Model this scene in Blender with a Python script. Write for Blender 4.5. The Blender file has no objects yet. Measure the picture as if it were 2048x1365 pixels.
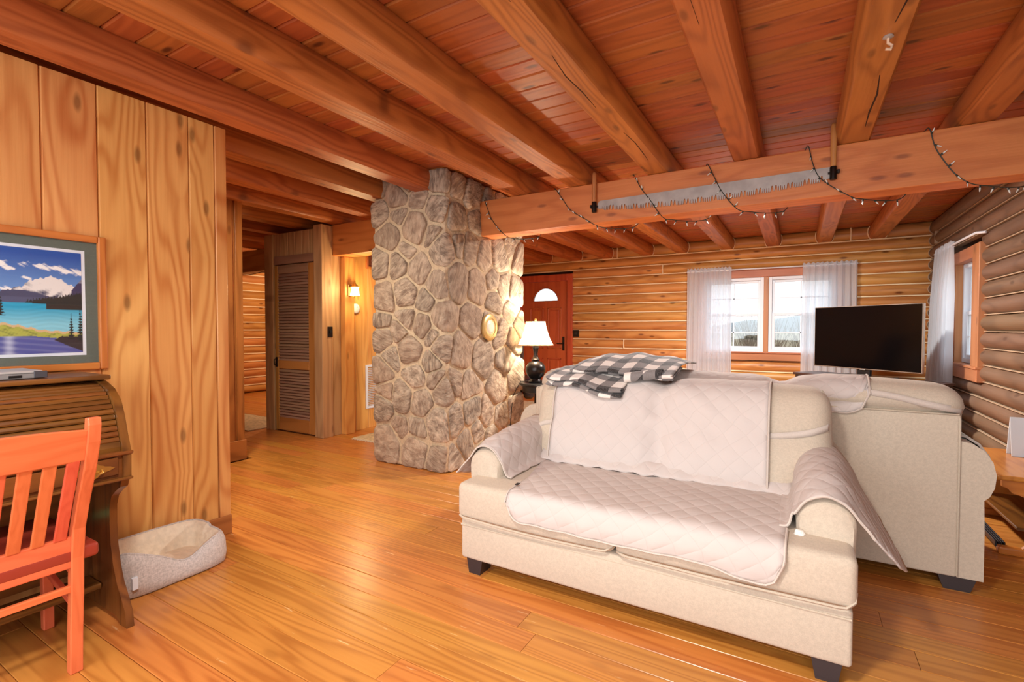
import bpy, bmesh, math, random
from math import sin, cos, pi, sqrt, radians, exp, floor as ifloor
from mathutils import Vector, Matrix
from mathutils.bvhtree import BVHTree

S = bpy.context.scene
COL = S.collection
random.seed(11)

# ------------------------------------------------------------------ camera, world, light, exposure
F_PX, YAW, PITCH, EYE = 980.0, 30.36, 1.43, 1.27
cam_data = bpy.data.cameras.new('camera')
cam = bpy.data.objects.new('camera', cam_data)
COL.objects.link(cam)
cam_data.sensor_fit = 'HORIZONTAL'
cam_data.sensor_width = 36.0
cam_data.lens = F_PX * 36.0 / 2048.0
cam_data.clip_start = 0.05
cam_data.clip_end = 2000
cam.location = (0, 0, EYE)
cam.rotation_euler = (radians(90 - PITCH), 0, radians(YAW))
S.camera = cam

S.view_settings.view_transform = 'Standard'
S.view_settings.look = 'None'
S.view_settings.gamma = 1.0
S.view_settings.use_curve_mapping = False
S.view_settings.exposure = 0.85

world = bpy.data.worlds.new('overcast_sky')
S.world = world
world.use_nodes = True
bg = world.node_tree.nodes['Background']
bg.inputs['Color'].default_value = (0.88, 0.945, 1.0, 1)
bg.inputs['Strength'].default_value = 1.25

def lamp(name, kind, loc, energy, color, size=0.1, rot=None):
    d = bpy.data.lights.new(name, kind)
    d.energy = energy
    d.color = color
    if kind == 'AREA':
        d.shape = 'RECTANGLE'; d.size = size[0]; d.size_y = size[1]
    else:
        d.shadow_soft_size = size
    o = bpy.data.objects.new(name, d)
    COL.objects.link(o)
    o.location = loc
    if rot: o.rotation_euler = rot
    return o

# added area fill behind the camera, standing in for windows not modelled
lamp('rear_fill', 'AREA', (-0.75, -1.28, 1.45), 44, (0.90, 0.96, 1.0), (4.2, 2.1), (radians(78), 0, 0))

# ------------------------------------------------------------------ helpers
def srgb(r, g, b, a=1.0):
    def f(c):
        c /= 255.0
        return c / 12.92 if c <= 0.04045 else ((c + 0.055) / 1.055) ** 2.4
    return (f(r), f(g), f(b), a)

def wm(o):
    if o is None: return Matrix.Identity(4)
    m = Matrix.LocRotScale(o.location, o.rotation_euler, o.scale)
    return wm(o.parent) @ m

def tag(o, label=None, cat=None, group=None, kind=None):
    if label: o['label'] = label
    if cat: o['category'] = cat
    if group: o['group'] = group
    if kind: o['kind'] = kind
    return o

def thing(name, label, cat, loc=(0, 0, 0), rotz=0.0, group=None):
    o = bpy.data.objects.new(name, None)
    COL.objects.link(o)
    o.empty_display_size = 0.1
    o.location = loc
    o.rotation_euler = (0, 0, rotz)
    return tag(o, label, cat, group)

def spanlist(h, r, nmid):
    r = min(r, h * 0.98)
    a = [-h, -h + r * 0.25, -h + r * 0.6, -h + r]
    m = [-(h - r) + 2 * (h - r) * i / nmid for i in range(1, nmid)]
    b = [h - r, h - r * 0.6, h - r * 0.25, h]
    out = []
    for v in a + m + b:
        if not out or v - out[-1] > 1e-6: out.append(v)
    return out

class MB:
    def __init__(self):
        self.v = []; self.f = []; self.uv = {}; self.col = None
    def add(self, vs, fs):
        n = len(self.v)
        self.v += [tuple(p) for p in vs]
        self.f += [tuple(i + n for i in f) for f in fs]
        return n
    def box(self, x0, x1, y0, y1, z0, z1, b=0.0):
        if b <= 0:
            self.add([(x0,y0,z0),(x1,y0,z0),(x1,y1,z0),(x0,y1,z0),(x0,y0,z1),(x1,y0,z1),(x1,y1,z1),(x0,y1,z1)],
                     [(3,2,1,0),(4,5,6,7),(0,1,5,4),(1,2,6,5),(2,3,7,6),(3,0,4,7)])
            return self
        bm = bmesh.new()
        bmesh.ops.create_cube(bm, size=1)
        for v in bm.verts:
            v.co = Vector(((x0+x1)/2 + v.co.x*(x1-x0), (y0+y1)/2 + v.co.y*(y1-y0), (z0+z1)/2 + v.co.z*(z1-z0)))
        bmesh.ops.bevel(bm, geom=list(bm.edges), offset=b, segments=1 if b < 0.006 else 2, affect='EDGES', profile=0.5)
        bm.verts.index_update()
        self.add([v.co[:] for v in bm.verts], [[v.index for v in f.verts] for f in bm.faces])
        bm.free()
        return self
    def prism(self, poly, axis, a0, a1):
        # poly of (b, c): axis x -> (y, z); axis y -> (x, z); axis z -> (x, y)
        n = len(poly)
        def P(a, b, c):
            return (a, b, c) if axis == 'x' else ((b, a, c) if axis == 'y' else (b, c, a))
        vs = [P(a0, b, c) for b, c in poly] + [P(a1, b, c) for b, c in poly]
        area = sum(poly[i][0]*poly[(i+1) % n][1] - poly[(i+1) % n][0]*poly[i][1] for i in range(n))
        flip = (area < 0) != (axis == 'y')
        fs = [(i, (i+1) % n, n + (i+1) % n, n + i) for i in range(n)] + [tuple(range(n-1, -1, -1)), tuple(range(n, 2*n))]
        if flip: fs = [tuple(reversed(f)) for f in fs]
        self.add(vs, fs)
        return self
    def tube(self, pts, r, n=8, caps=True):
        pts = [Vector(p) for p in pts]
        rr = r if isinstance(r, (list, tuple)) else [r] * len(pts)
        base = len(self.v)
        up = Vector((0, 0, 1))
        prev = None
        for i, p in enumerate(pts):
            t = (pts[min(i+1, len(pts)-1)] - pts[max(i-1, 0)])
            t = t.normalized() if t.length > 1e-9 else up
            if prev is None:
                a = t.cross(up if abs(t.z) < 0.9 else Vector((1, 0, 0))).normalized()
            else:
                a = (prev - t * prev.dot(t))
                a = a.normalized() if a.length > 1e-6 else t.orthogonal().normalized()
            prev = a
            b = t.cross(a)
            for k in range(n):
                th = 2 * pi * k / n
                self.v.append(tuple(p + (a * cos(th) + b * sin(th)) * rr[i]))
        for i in range(len(pts) - 1):
            for k in range(n):
                q = base + i * n
                self.f.append((q + k, q + (k+1) % n, q + n + (k+1) % n, q + n + k))
        if caps:
            self.f.append(tuple(base + k for k in range(n-1, -1, -1)))
            q = base + (len(pts)-1) * n
            self.f.append(tuple(q + k for k in range(n)))
        return self
    def lathe(self, prof, c=(0, 0, 0), n=24, axis='z'):
        # prof: list of (r, h) from one end to the other
        base = len(self.v)
        for r, h in prof:
            for k in range(n):
                th = 2 * pi * k / n
                a, b = r * cos(th), r * sin(th)
                p = (a, b, h) if axis == 'z' else ((h, a, b) if axis == 'x' else (b, h, a))
                self.v.append((p[0]+c[0], p[1]+c[1], p[2]+c[2]))
        for i in range(len(prof) - 1):
            for k in range(n):
                q = base + i * n
                self.f.append((q + k, q + (k+1) % n, q + n + (k+1) % n, q + n + k))
        if prof[0][0] > 1e-4: self.f.append(tuple(base + k for k in range(n-1, -1, -1)))
        q = base + (len(prof)-1) * n
        if prof[-1][0] > 1e-4: self.f.append(tuple(q + k for k in range(n)))
        return self
    def grid(self, fn, nu, nv, uvfn=None, closed_u=False):
        base = len(self.v)
        for j in range(nv + 1):
            for i in range(nu + 1):
                u, v = i / nu, j / nv
                if uvfn: self.uv[len(self.v)] = uvfn(u, v)
                self.v.append(tuple(fn(u, v)))
        for j in range(nv):
            for i in range(nu):
                q = base + j * (nu + 1) + i
                self.f.append((q, q + 1, q + nu + 2, q + nu + 1))
        return self
    def rbox(self, c, half, r, puff=(0, 0, 0), nm=(6, 6, 6), fn=None):
        # rounded, puffed cushion
        L = [spanlist(half[k], r, nm[k]) for k in range(3)]
        idx = {}
        base = len(self.v)
        def vert(p):
            key = tuple(round(t, 5) for t in p)
            if key in idx: return idx[key]
            q = list(p)
            inner = [max(-(half[k] - r), min(half[k] - r, q[k])) for k in range(3)]
            d = Vector([q[k] - inner[k] for k in range(3)])
            if d.length > 1e-9:
                d = d.normalized() * r
                q = [inner[k] + d[k] for k in range(3)]
            o = list(q)
            for k in range(3):
                i, j = (k+1) % 3, (k+2) % 3
                if puff[k]:
                    o[k] += (q[k] / half[k]) * puff[k] * max(0, 1 - (q[i]/half[i])**2) * max(0, 1 - (q[j]/half[j])**2)
            w = Vector((c[0] + o[0], c[1] + o[1], c[2] + o[2]))
            if fn: w = Vector(fn(w, Vector(o)))
            idx[key] = len(self.v)
            self.v.append(tuple(w))
            return idx[key]
        for k in range(3):
            i, j = (k+1) % 3, (k+2) % 3
            for sgn in (-1, 1):
                for a in range(len(L[i]) - 1):
                    for b in range(len(L[j]) - 1):
                        quad = []
                        for da, db in ((0, 0), (1, 0), (1, 1), (0, 1)):
                            p = [0, 0, 0]
                            p[k] = sgn * half[k]; p[i] = L[i][a + da]; p[j] = L[j][b + db]
                            quad.append(vert(p))
                        if sgn < 0: quad.reverse()
                        self.f.append(tuple(quad))
        return self
    def xf(self, m):
        self.v = [tuple(m @ Vector(p)) for p in self.v]
        return self
    def bvh(self):
        return BVHTree.FromPolygons([Vector(p) for p in self.v], self.f)
    def build(self, name, m, parent=None, world=True, smooth=None, label=None, kind=None, origin=None):
        me = bpy.data.meshes.new(name)
        vs = self.v
        loc = None
        if world and parent is not None:
            inv = wm(parent).inverted()
            vs = [tuple(inv @ Vector(p)) for p in vs]
        if origin == 'centre':
            lo = [min(p[k] for p in vs) for k in range(3)]; hi = [max(p[k] for p in vs) for k in range(3)]
            loc = ((lo[0]+hi[0])/2, (lo[1]+hi[1])/2, lo[2])
            vs = [(p[0]-loc[0], p[1]-loc[1], p[2]-loc[2]) for p in vs]
        me.from_pydata(vs, [], self.f)
        if self.uv:
            lay = me.uv_layers.new(name='UVMap')
            for l in me.loops:
                lay.data[l.index].uv = self.uv.get(l.vertex_index, (0, 0))
        if self.col:
            at = me.color_attributes.new('print', 'FLOAT_COLOR', 'POINT')
            for i, c in enumerate(self.col): at.data[i].color = c
        if smooth is not None:
            me.polygons.foreach_set('use_smooth', [True] * len(me.polygons))
            if smooth < 170: me.set_sharp_from_angle(angle=radians(smooth))
        me.materials.append(m)
        me.update()
        o = bpy.data.objects.new(name, me)
        COL.objects.link(o)
        o.parent = parent
        if loc: o.location = loc
        if label: o['label'] = label
        if kind: o['kind'] = kind
        return o

def dup(o, parent, loc=None):
    c = o.copy()
    COL.objects.link(c)
    c.parent = parent
    if loc is not None: c.location = loc
    return c

# ------------------------------------------------------------------ materials
def new_mat(name):
    m = bpy.data.materials.new(name)
    m.use_nodes = True
    nt = m.node_tree
    return m, nt, nt.nodes['Principled BSDF'], nt.nodes['Material Output']

def nd(nt, t, **kw):
    n = nt.nodes.new(t)
    for k, v in kw.items(): setattr(n, k, v)
    return n

def math_(nt, op, a, b=None, clamp=False):
    n = nd(nt, 'ShaderNodeMath', operation=op, use_clamp=clamp)
    for i, x in enumerate((a, b)):
        if x is None: continue
        if isinstance(x, (int, float)): n.inputs[i].default_value = x
        else: nt.links.new(x, n.inputs[i])
    return n.outputs[0]

def mixc(nt, fac, a, b, mode='MIX'):
    n = nd(nt, 'ShaderNodeMix', data_type='RGBA', blend_type=mode)
    n.clamp_factor = True
    for s, x in (('Factor', fac), ('A', a), ('B', b)):
        i = [q for q in n.inputs if q.name == s and (q.type == ('VALUE' if s == 'Factor' else 'RGBA'))][0]
        if isinstance(x, (int, float)): i.default_value = x
        elif isinstance(x, tuple): i.default_value = x
        else: nt.links.new(x, i)
    return [q for q in n.outputs if q.type == 'RGBA'][0]

def ramp(nt, fac, lo, hi):
    n = nd(nt, 'ShaderNodeMapRange', clamp=True)
    n.inputs['From Min'].default_value = lo
    n.inputs['From Max'].default_value = hi
    nt.links.new(fac, n.inputs['Value'])
    return n.outputs['Result']

def plain(name, c, rough=0.5, metal=0.0, coat=0.0, noise=0.0, nscale=30, bump=0.0, spec=0.5):
    m, nt, p, out = new_mat(name)
    p.inputs['Base Color'].default_value = c
    p.inputs['Roughness'].default_value = rough
    p.inputs['Metallic'].default_value = metal
    p.inputs['Coat Weight'].default_value = coat
    p.inputs['Specular IOR Level'].default_value = spec
    if noise or bump:
        tc = nd(nt, 'ShaderNodeTexCoord')
        n = nd(nt, 'ShaderNodeTexNoise')
        n.inputs['Scale'].default_value = nscale; n.inputs['Detail'].default_value = 4
        nt.links.new(tc.outputs['Object'], n.inputs['Vector'])
        if noise:
            dark = tuple(x * (1 - noise) for x in c[:3]) + (1,)
            lite = tuple(min(1, x * (1 + noise)) for x in c[:3]) + (1,)
            nt.links.new(mixc(nt, ramp(nt, n.outputs['Fac'], 0.3, 0.7), dark, lite), p.inputs['Base Color'])
        if bump:
            b = nd(nt, 'ShaderNodeBump')
            b.inputs['Strength'].default_value = bump; b.inputs['Distance'].default_value = 0.01
            nt.links.new(n.outputs['Fac'], b.inputs['Height'])
            nt.links.new(b.outputs['Normal'], p.inputs['Normal'])
    return m

def glow(name, c, strength):
    m, nt, p, out = new_mat(name)
    p.inputs['Base Color'].default_value = c
    p.inputs['Emission Color'].default_value = c
    p.inputs['Emission Strength'].default_value = strength
    return m

WOODS = {}
def wood(key, axis, light, dark, rough=0.42, rings=5.0, across=5.0, along=0.55, knots=0.5, rand=0.10, contrast=0.75,
         coat=0.0, bump=0.12, knot_col=(70, 30, 12), scratch=0.0, band=0.35, norm=None):
    norm = norm or {'x': 'z', 'y': 'z', 'z': 'x'}[axis]
    kk = (key, axis)
    if kk in WOODS: return WOODS[kk]
    m, nt, p, out = new_mat('%s_%s' % (key, axis))
    L = nt.links.new
    tc = nd(nt, 'ShaderNodeTexCoord')
    oi = nd(nt, 'ShaderNodeObjectInfo')
    vm = nd(nt, 'ShaderNodeVectorMath', operation='MULTIPLY')
    vm.inputs[1].default_value = (37.3, 91.7, 53.1)
    cmb = nd(nt, 'ShaderNodeCombineXYZ')
    for i in range(3): L(oi.outputs['Random'], cmb.inputs[i])
    L(cmb.outputs[0], vm.inputs[0])
    va = nd(nt, 'ShaderNodeVectorMath', operation='ADD')
    L(tc.outputs['Object'], va.inputs[0]); L(vm.outputs[0], va.inputs[1])
    def scaled(al, ac):
        s = nd(nt, 'ShaderNodeVectorMath', operation='MULTIPLY')
        s.inputs[1].default_value = tuple(al if axis == a else ac for a in 'xyz')
        L(va.outputs[0], s.inputs[0])
        return s.outputs[0]
    n1 = nd(nt, 'ShaderNodeTexNoise'); n1.inputs['Scale'].default_value = 1.0; n1.inputs['Detail'].default_value = 1.6
    n1.inputs['Roughness'].default_value = 0.45
    L(scaled(along, across), n1.inputs['Vector'])
    fac = n1.outputs['Fac']
    if knots:
        vo = nd(nt, 'ShaderNodeTexVoronoi', voronoi_dimensions='2D'); vo.inputs['Scale'].default_value = 1.0
        sp = nd(nt, 'ShaderNodeSeparateXYZ'); L(scaled(1.5, 4.2), sp.inputs[0])
        c2 = nd(nt, 'ShaderNodeCombineXYZ')
        L(sp.outputs['xyz'.index(axis)], c2.inputs[0])
        L(sp.outputs['xyz'.index([q for q in 'xyz' if q not in (axis, norm)][0])], c2.inputs[1])
        L(c2.outputs[0], vo.inputs['Vector'])
        hump = math_(nt, 'MULTIPLY', math_(nt, 'SUBTRACT', 1.0, ramp(nt, vo.outputs['Distance'], 0.0, 0.45)), 0.16 * knots)
        fac = math_(nt, 'ADD', fac, hump)
    ring = math_(nt, 'ADD', math_(nt, 'MULTIPLY', math_(nt, 'SINE', math_(nt, 'MULTIPLY', fac, rings * 2 * pi)), 0.5), 0.5)
    ring = math_(nt, 'POWER', ring, 1.8)
    fi = nd(nt, 'ShaderNodeTexNoise'); fi.inputs['Scale'].default_value = 1.0; fi.inputs['Detail'].default_value = 3
    L(scaled(2.5, 75.0), fi.inputs['Vector'])
    fib = ramp(nt, fi.outputs['Fac'], 0.3, 0.7)
    lo = nd(nt, 'ShaderNodeTexNoise'); lo.inputs['Scale'].default_value = 1.0; lo.inputs['Detail'].default_value = 2
    L(scaled(0.9, 3.5), lo.inputs['Vector'])
    tone = ramp(nt, lo.outputs['Fac'], 0.3, 0.7)
    f = math_(nt, 'ADD', math_(nt, 'ADD', math_(nt, 'MULTIPLY', ring, 0.5), math_(nt, 'MULTIPLY', fib, 0.14)), math_(nt, 'MULTIPLY', tone, band))
    f = math_(nt, 'MULTIPLY', f, contrast, clamp=True)
    c = mixc(nt, f, srgb(*light), srgb(*dark))
    if knots:
        kmask = math_(nt, 'MULTIPLY', math_(nt, 'SUBTRACT', 1.0, ramp(nt, vo.outputs['Distance'], 0.035, 0.085)), min(1.0, knots * 1.1), clamp=True)
        c = mixc(nt, kmask, c, srgb(*knot_col))
    if scratch:
        sn = nd(nt, 'ShaderNodeTexNoise'); sn.inputs['Scale'].default_value = 1.0; sn.inputs['Detail'].default_value = 3
        L(scaled(7.0, 60.0), sn.inputs['Vector'])
        c = mixc(nt, math_(nt, 'MULTIPLY', ramp(nt, sn.outputs['Fac'], 0.70, 0.76), scratch), c, srgb(246, 214, 160))
    hs = nd(nt, 'ShaderNodeHueSaturation')
    L(math_(nt, 'ADD', math_(nt, 'MULTIPLY', math_(nt, 'SUBTRACT', oi.outputs['Random'], 0.5), 2 * rand), 1.0), hs.inputs['Value'])
    r2 = math_(nt, 'FRACT', math_(nt, 'MULTIPLY', oi.outputs['Random'], 17.31))
    L(math_(nt, 'ADD', math_(nt, 'MULTIPLY', math_(nt, 'SUBTRACT', r2, 0.5), 0.018), 0.5), hs.inputs['Hue'])
    L(c, hs.inputs['Color'])
    L(hs.outputs['Color'], p.inputs['Base Color'])
    p.inputs['Roughness'].default_value = rough
    p.inputs['Coat Weight'].default_value = coat
    p.inputs['Coat Roughness'].default_value = 0.25
    if bump:
        b = nd(nt, 'ShaderNodeBump'); b.inputs['Strength'].default_value = bump; b.inputs['Distance'].default_value = 0.004
        L(math_(nt, 'ADD', fib, ring), b.inputs['Height'])
        L(b.outputs['Normal'], p.inputs['Normal'])
    WOODS[kk] = m
    return m

def W_floor(a='x'): return wood('floor_pine', a, (214, 142, 66), (162, 88, 32), rough=0.30, rings=11, across=8.0, along=0.4, knots=0.22, rand=0.06, coat=0.12, bump=0.05, scratch=0.55, contrast=0.85, knot_col=(120, 58, 20), band=0.25)
def W_deck(a='x'): return wood('ceiling_pine', a, (178, 98, 46), (116, 50, 20), rough=0.40, rings=8, across=6, along=0.45, knots=0.75, rand=0.10, bump=0.08, knot_col=(70, 24, 10), contrast=0.62)
def W_joist(a='y'): return wood('joist_pine', a, (196, 120, 60), (136, 68, 26), rough=0.45, rings=13, across=5, along=0.28, knots=0.45, rand=0.06, bump=0.15, contrast=0.85)
def W_girder(a='x'): return wood('girder_cedar', a, (216, 138, 72), (178, 98, 42), rough=0.5, rings=11, across=3.5, along=0.35, knots=0.5, rand=0.02, bump=0.1, knot_col=(96, 40, 22), norm='y')
def W_panel(a='z'): return wood('panel_fir', a, (234, 172, 104), (190, 110, 54), rough=0.38, rings=12, across=3.6, along=0.5, knots=0.5, rand=0.05, bump=0.08, knot_col=(74, 36, 14), band=0.4, contrast=0.95)
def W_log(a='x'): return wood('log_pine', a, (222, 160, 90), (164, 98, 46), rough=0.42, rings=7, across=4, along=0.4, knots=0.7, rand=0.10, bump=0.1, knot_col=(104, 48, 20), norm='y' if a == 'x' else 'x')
def W_logshaded(a='y'): return wood('log_brown_shaded', a, (130, 101, 78), (88, 65, 48), rough=0.55, rings=7, across=4, along=0.4, knots=0.55, rand=0.06, bump=0.12, knot_col=(70, 44, 28), norm='x')  # log_pine stain browned: the right wall's shade is put into the colour
def W_dark(a='z'): return wood('hall_board', a, (186, 118, 62), (122, 66, 30), rough=0.42, rings=11, across=4, along=0.5, knots=0.4, rand=0.05, bump=0.08)
def W_post(a='z'): return wood('rough_post', a, (206, 168, 118), (150, 110, 68), rough=0.65, rings=7, across=4.5, along=0.5, knots=0.3, rand=0.04, bump=0.2)
def W_gold(a='z'): return wood('gold_board', a, (234, 176, 96), (192, 122, 52), rough=0.42, rings=11, across=4, along=0.5, knots=0.35, rand=0.04, bump=0.08)
def W_louvre(a='x'): return wood('louvre_wood', a, (168, 128, 102), (126, 90, 68), rough=0.6, rings=4, across=6, along=0.6, knots=0.0, rand=0.08, bump=0.1)
def W_doorframe(a='z'): return wood('door_oak', a, (196, 138, 70), (150, 96, 40), rough=0.4, rings=5, across=6, along=0.5, knots=0.0, rand=0.03, bump=0.06)
def W_trim(a='z'): return wood('trim_cedar', a, (196, 130, 88), (156, 92, 56), rough=0.5, rings=4, across=4, along=0.5, knots=0.4, rand=0.04, bump=0.08)
def W_desk(a='y'): return wood('desk_oak', a, (136, 84, 34), (70, 36, 12), rough=0.34, rings=7, across=7, along=0.8, knots=0.0, rand=0.06, coat=0.2, bump=0.06, contrast=0.95)
def W_chair(a='z'): return wood('chair_orange', a, (228, 112, 72), (200, 82, 48), rough=0.4, rings=6, across=14, along=1.5, knots=0.0, rand=0.02, coat=0.15, bump=0.08, contrast=0.6)
def W_frame(a='y'): return wood('frame_oak', a, (208, 132, 62), (166, 92, 36), rough=0.35, rings=4, across=14, along=1.2, knots=0.0, rand=0.03, bump=0.05)
def W_table(a='y'): return wood('table_oak', a, (214, 138, 58), (160, 84, 26), rough=0.25, rings=6, across=8, along=0.8, knots=0.0, rand=0.03, coat=0.3, bump=0.03)
def W_reddoor(a='z'): return wood('door_mahogany', a, (206, 98, 54), (166, 64, 32), rough=0.38, rings=5, across=5, along=0.5, knots=0.0, rand=0.02, coat=0.1, bump=0.05)

M_dark = plain('shadow_gap', srgb(52, 26, 12), 0.9)
M_subfloor = plain('subfloor', srgb(120, 66, 26), 0.8)
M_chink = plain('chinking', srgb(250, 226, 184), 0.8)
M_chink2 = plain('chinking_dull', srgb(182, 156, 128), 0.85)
M_white = plain('white_vinyl', srgb(228, 234, 242), 0.4)
M_black = plain('black_satin', srgb(24, 22, 22), 0.35)
M_leg = plain('espresso_leg', srgb(52, 42, 42), 0.45)
M_bronze = plain('dark_bronze', srgb(44, 36, 32), 0.4, metal=0.7)
M_brass = plain('brass', srgb(206, 168, 96), 0.3, metal=0.9)
M_steel = plain('old_steel', srgb(168, 160, 154), 0.5, metal=0.2, noise=0.18, nscale=9, bump=0.0)
M_cream = plain('cream_enamel', srgb(232, 214, 172), 0.4)

def fabric(name, c, weave=420, var=0.10, bump=0.25, rough=0.9):
    m, nt, p, out = new_mat(name)
    L = nt.links.new
    tc = nd(nt, 'ShaderNodeTexCoord')
    acc = None
    for ax in ((1, .3, 1), (.3, 1, .3)):
        v = nd(nt, 'ShaderNodeVectorMath', operation='MULTIPLY'); v.inputs[1].default_value = ax
        L(tc.outputs['Object'], v.inputs[0])
        n = nd(nt, 'ShaderNodeTexNoise'); n.inputs['Scale'].default_value = weave; n.inputs['Detail'].default_value = 2
        L(v.outputs[0], n.inputs['Vector'])
        acc = n.outputs['Fac'] if acc is None else math_(nt, 'ADD', acc, n.outputs['Fac'])
    big = nd(nt, 'ShaderNodeTexNoise'); big.inputs['Scale'].default_value = 5; big.inputs['Detail'].default_value = 3
    L(tc.outputs['Object'], big.inputs['Vector'])
    f = math_(nt, 'ADD', math_(nt, 'MULTIPLY', ramp(nt, acc, 0.75, 1.25), 0.9), math_(nt, 'MULTIPLY', big.outputs['Fac'], 0.1))
    lo = tuple(x * (1 - var) for x in c[:3]) + (1,); hi = tuple(min(1, x * (1 + var)) for x in c[:3]) + (1,)
    L(mixc(nt, f, lo, hi), p.inputs['Base Color'])
    p.inputs['Roughness'].default_value = rough
    p.inputs['Specular IOR Level'].default_value = 0.2
    p.inputs['Sheen Weight'].default_value = 0.15
    b = nd(nt, 'ShaderNodeBump'); b.inputs['Strength'].default_value = bump; b.inputs['Distance'].default_value = 0.002
    L(acc, b.inputs['Height']); L(b.outputs['Normal'], p.inputs['Normal'])
    return m

M_sofa = fabric('oatmeal_weave', srgb(200, 184, 164), weave=240, var=0.08)
M_piping = fabric('oatmeal_piping', srgb(198, 183, 162), weave=420, var=0.08)

def quilt(name, c, cell=0.075):
    m, nt, p, out = new_mat(name)
    L = nt.links.new
    uv = nd(nt, 'ShaderNodeUVMap')
    sep = nd(nt, 'ShaderNodeSeparateXYZ'); L(uv.outputs[0], sep.inputs[0])
    tc = nd(nt, 'ShaderNodeTexCoord')
    w = nd(nt, 'ShaderNodeTexNoise'); w.inputs['Scale'].default_value = 9; w.inputs['Detail'].default_value = 4
    L(tc.outputs['Object'], w.inputs['Vector'])
    wob = math_(nt, 'MULTIPLY', math_(nt, 'SUBTRACT', w.outputs['Fac'], 0.5), 0.03)
    tot = None; line = None
    for sg in (1, -1):
        s = math_(nt, 'ADD', sep.outputs[0], math_(nt, 'MULTIPLY', sep.outputs[1], sg))
        s = math_(nt, 'ADD', s, wob)
        fr = math_(nt, 'ABSOLUTE', math_(nt, 'SUBTRACT', math_(nt, 'FRACT', math_(nt, 'DIVIDE', s, cell * 1.414)), 0.5))
        puf = math_(nt, 'SUBTRACT', 1.0, math_(nt, 'POWER', math_(nt, 'MULTIPLY', fr, 2.0), 3.0))
        tot = puf if tot is None else math_(nt, 'MULTIPLY', tot, puf)
        ln = ramp(nt, fr, 0.47, 0.495)
        line = ln if line is None else math_(nt, 'MAXIMUM', line, ln)
    fine = nd(nt, 'ShaderNodeTexNoise'); fine.inputs['Scale'].default_value = 45; fine.inputs['Detail'].default_value = 5
    L(tc.outputs['Object'], fine.inputs['Vector'])
    hgt = math_(nt, 'ADD', math_(nt, 'ADD', tot, math_(nt, 'MULTIPLY', fine.outputs['Fac'], 0.35)), math_(nt, 'MULTIPLY', w.outputs['Fac'], 1.6))
    b = nd(nt, 'ShaderNodeBump'); b.inputs['Strength'].default_value = 0.4; b.inputs['Distance'].default_value = 0.006
    L(hgt, b.inputs['Height']); L(b.outputs['Normal'], p.inputs['Normal'])
    stitched = tuple(x * 0.93 for x in c[:3]) + (1,)
    L(mixc(nt, math_(nt, 'MULTIPLY', line, 0.8), c, stitched), p.inputs['Base Color'])
    p.inputs['Roughness'].default_value = 0.85
    p.inputs['Specular IOR Level'].default_value = 0.2
    return m
M_quilt = quilt('quilted_beige', srgb(206, 194, 187))
M_strap = fabric('cover_strap', srgb(206, 192, 180), weave=500, var=0.05)

def sheer(name, c, alpha):
    m, nt, p, out = new_mat(name)
    nt.nodes.remove(p)
    L = nt.links.new
    d = nd(nt, 'ShaderNodeBsdfDiffuse'); d.inputs['Color'].default_value = c
    t = nd(nt, 'ShaderNodeBsdfTranslucent'); t.inputs['Color'].default_value = c
    tr = nd(nt, 'ShaderNodeBsdfTransparent')
    a = nd(nt, 'ShaderNodeMixShader'); a.inputs[0].default_value = 0.55
    L(d.outputs[0], a.inputs[1]); L(t.outputs[0], a.inputs[2])
    b = nd(nt, 'ShaderNodeMixShader'); b.inputs[0].default_value = alpha
    L(tr.outputs[0], b.inputs[1]); L(a.outputs[0], b.inputs[2])
    L(b.outputs[0], out.inputs['Surface'])
    return m
M_sheer = sheer('white_sheer', srgb(240, 246, 254), 0.86)

def glass(name, tint=(1, 1, 1, 1), gl=0.07):
    m, nt, p, out = new_mat(name)
    nt.nodes.remove(p)
    tr = nd(nt, 'ShaderNodeBsdfTransparent'); tr.inputs['Color'].default_value = tint
    g = nd(nt, 'ShaderNodeBsdfGlossy'); g.inputs['Roughness'].default_value = 0.02
    mx = nd(nt, 'ShaderNodeMixShader'); mx.inputs[0].default_value = gl
    nt.links.new(tr.outputs[0], mx.inputs[1]); nt.links.new(g.outputs[0], mx.inputs[2])
    nt.links.new(mx.outputs[0], out.inputs['Surface'])
    return m
M_pane = glass('window_glass')
# ------------------------------------------------------------------ the setting: sizes
Y_FAR, X_RIGHT, X_LEFT, X_HALL, X_WEST = 8.27, 1.48, -3.05, -4.66, -9.4
Y_BACK, CEIL, JB = -1.3, 2.665, 2.49
LOGH = 0.155

def struct(name, mb, m, **kw):
    o = mb.build(name, m, **kw)
    o['kind'] = 'structure'
    return o

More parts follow.
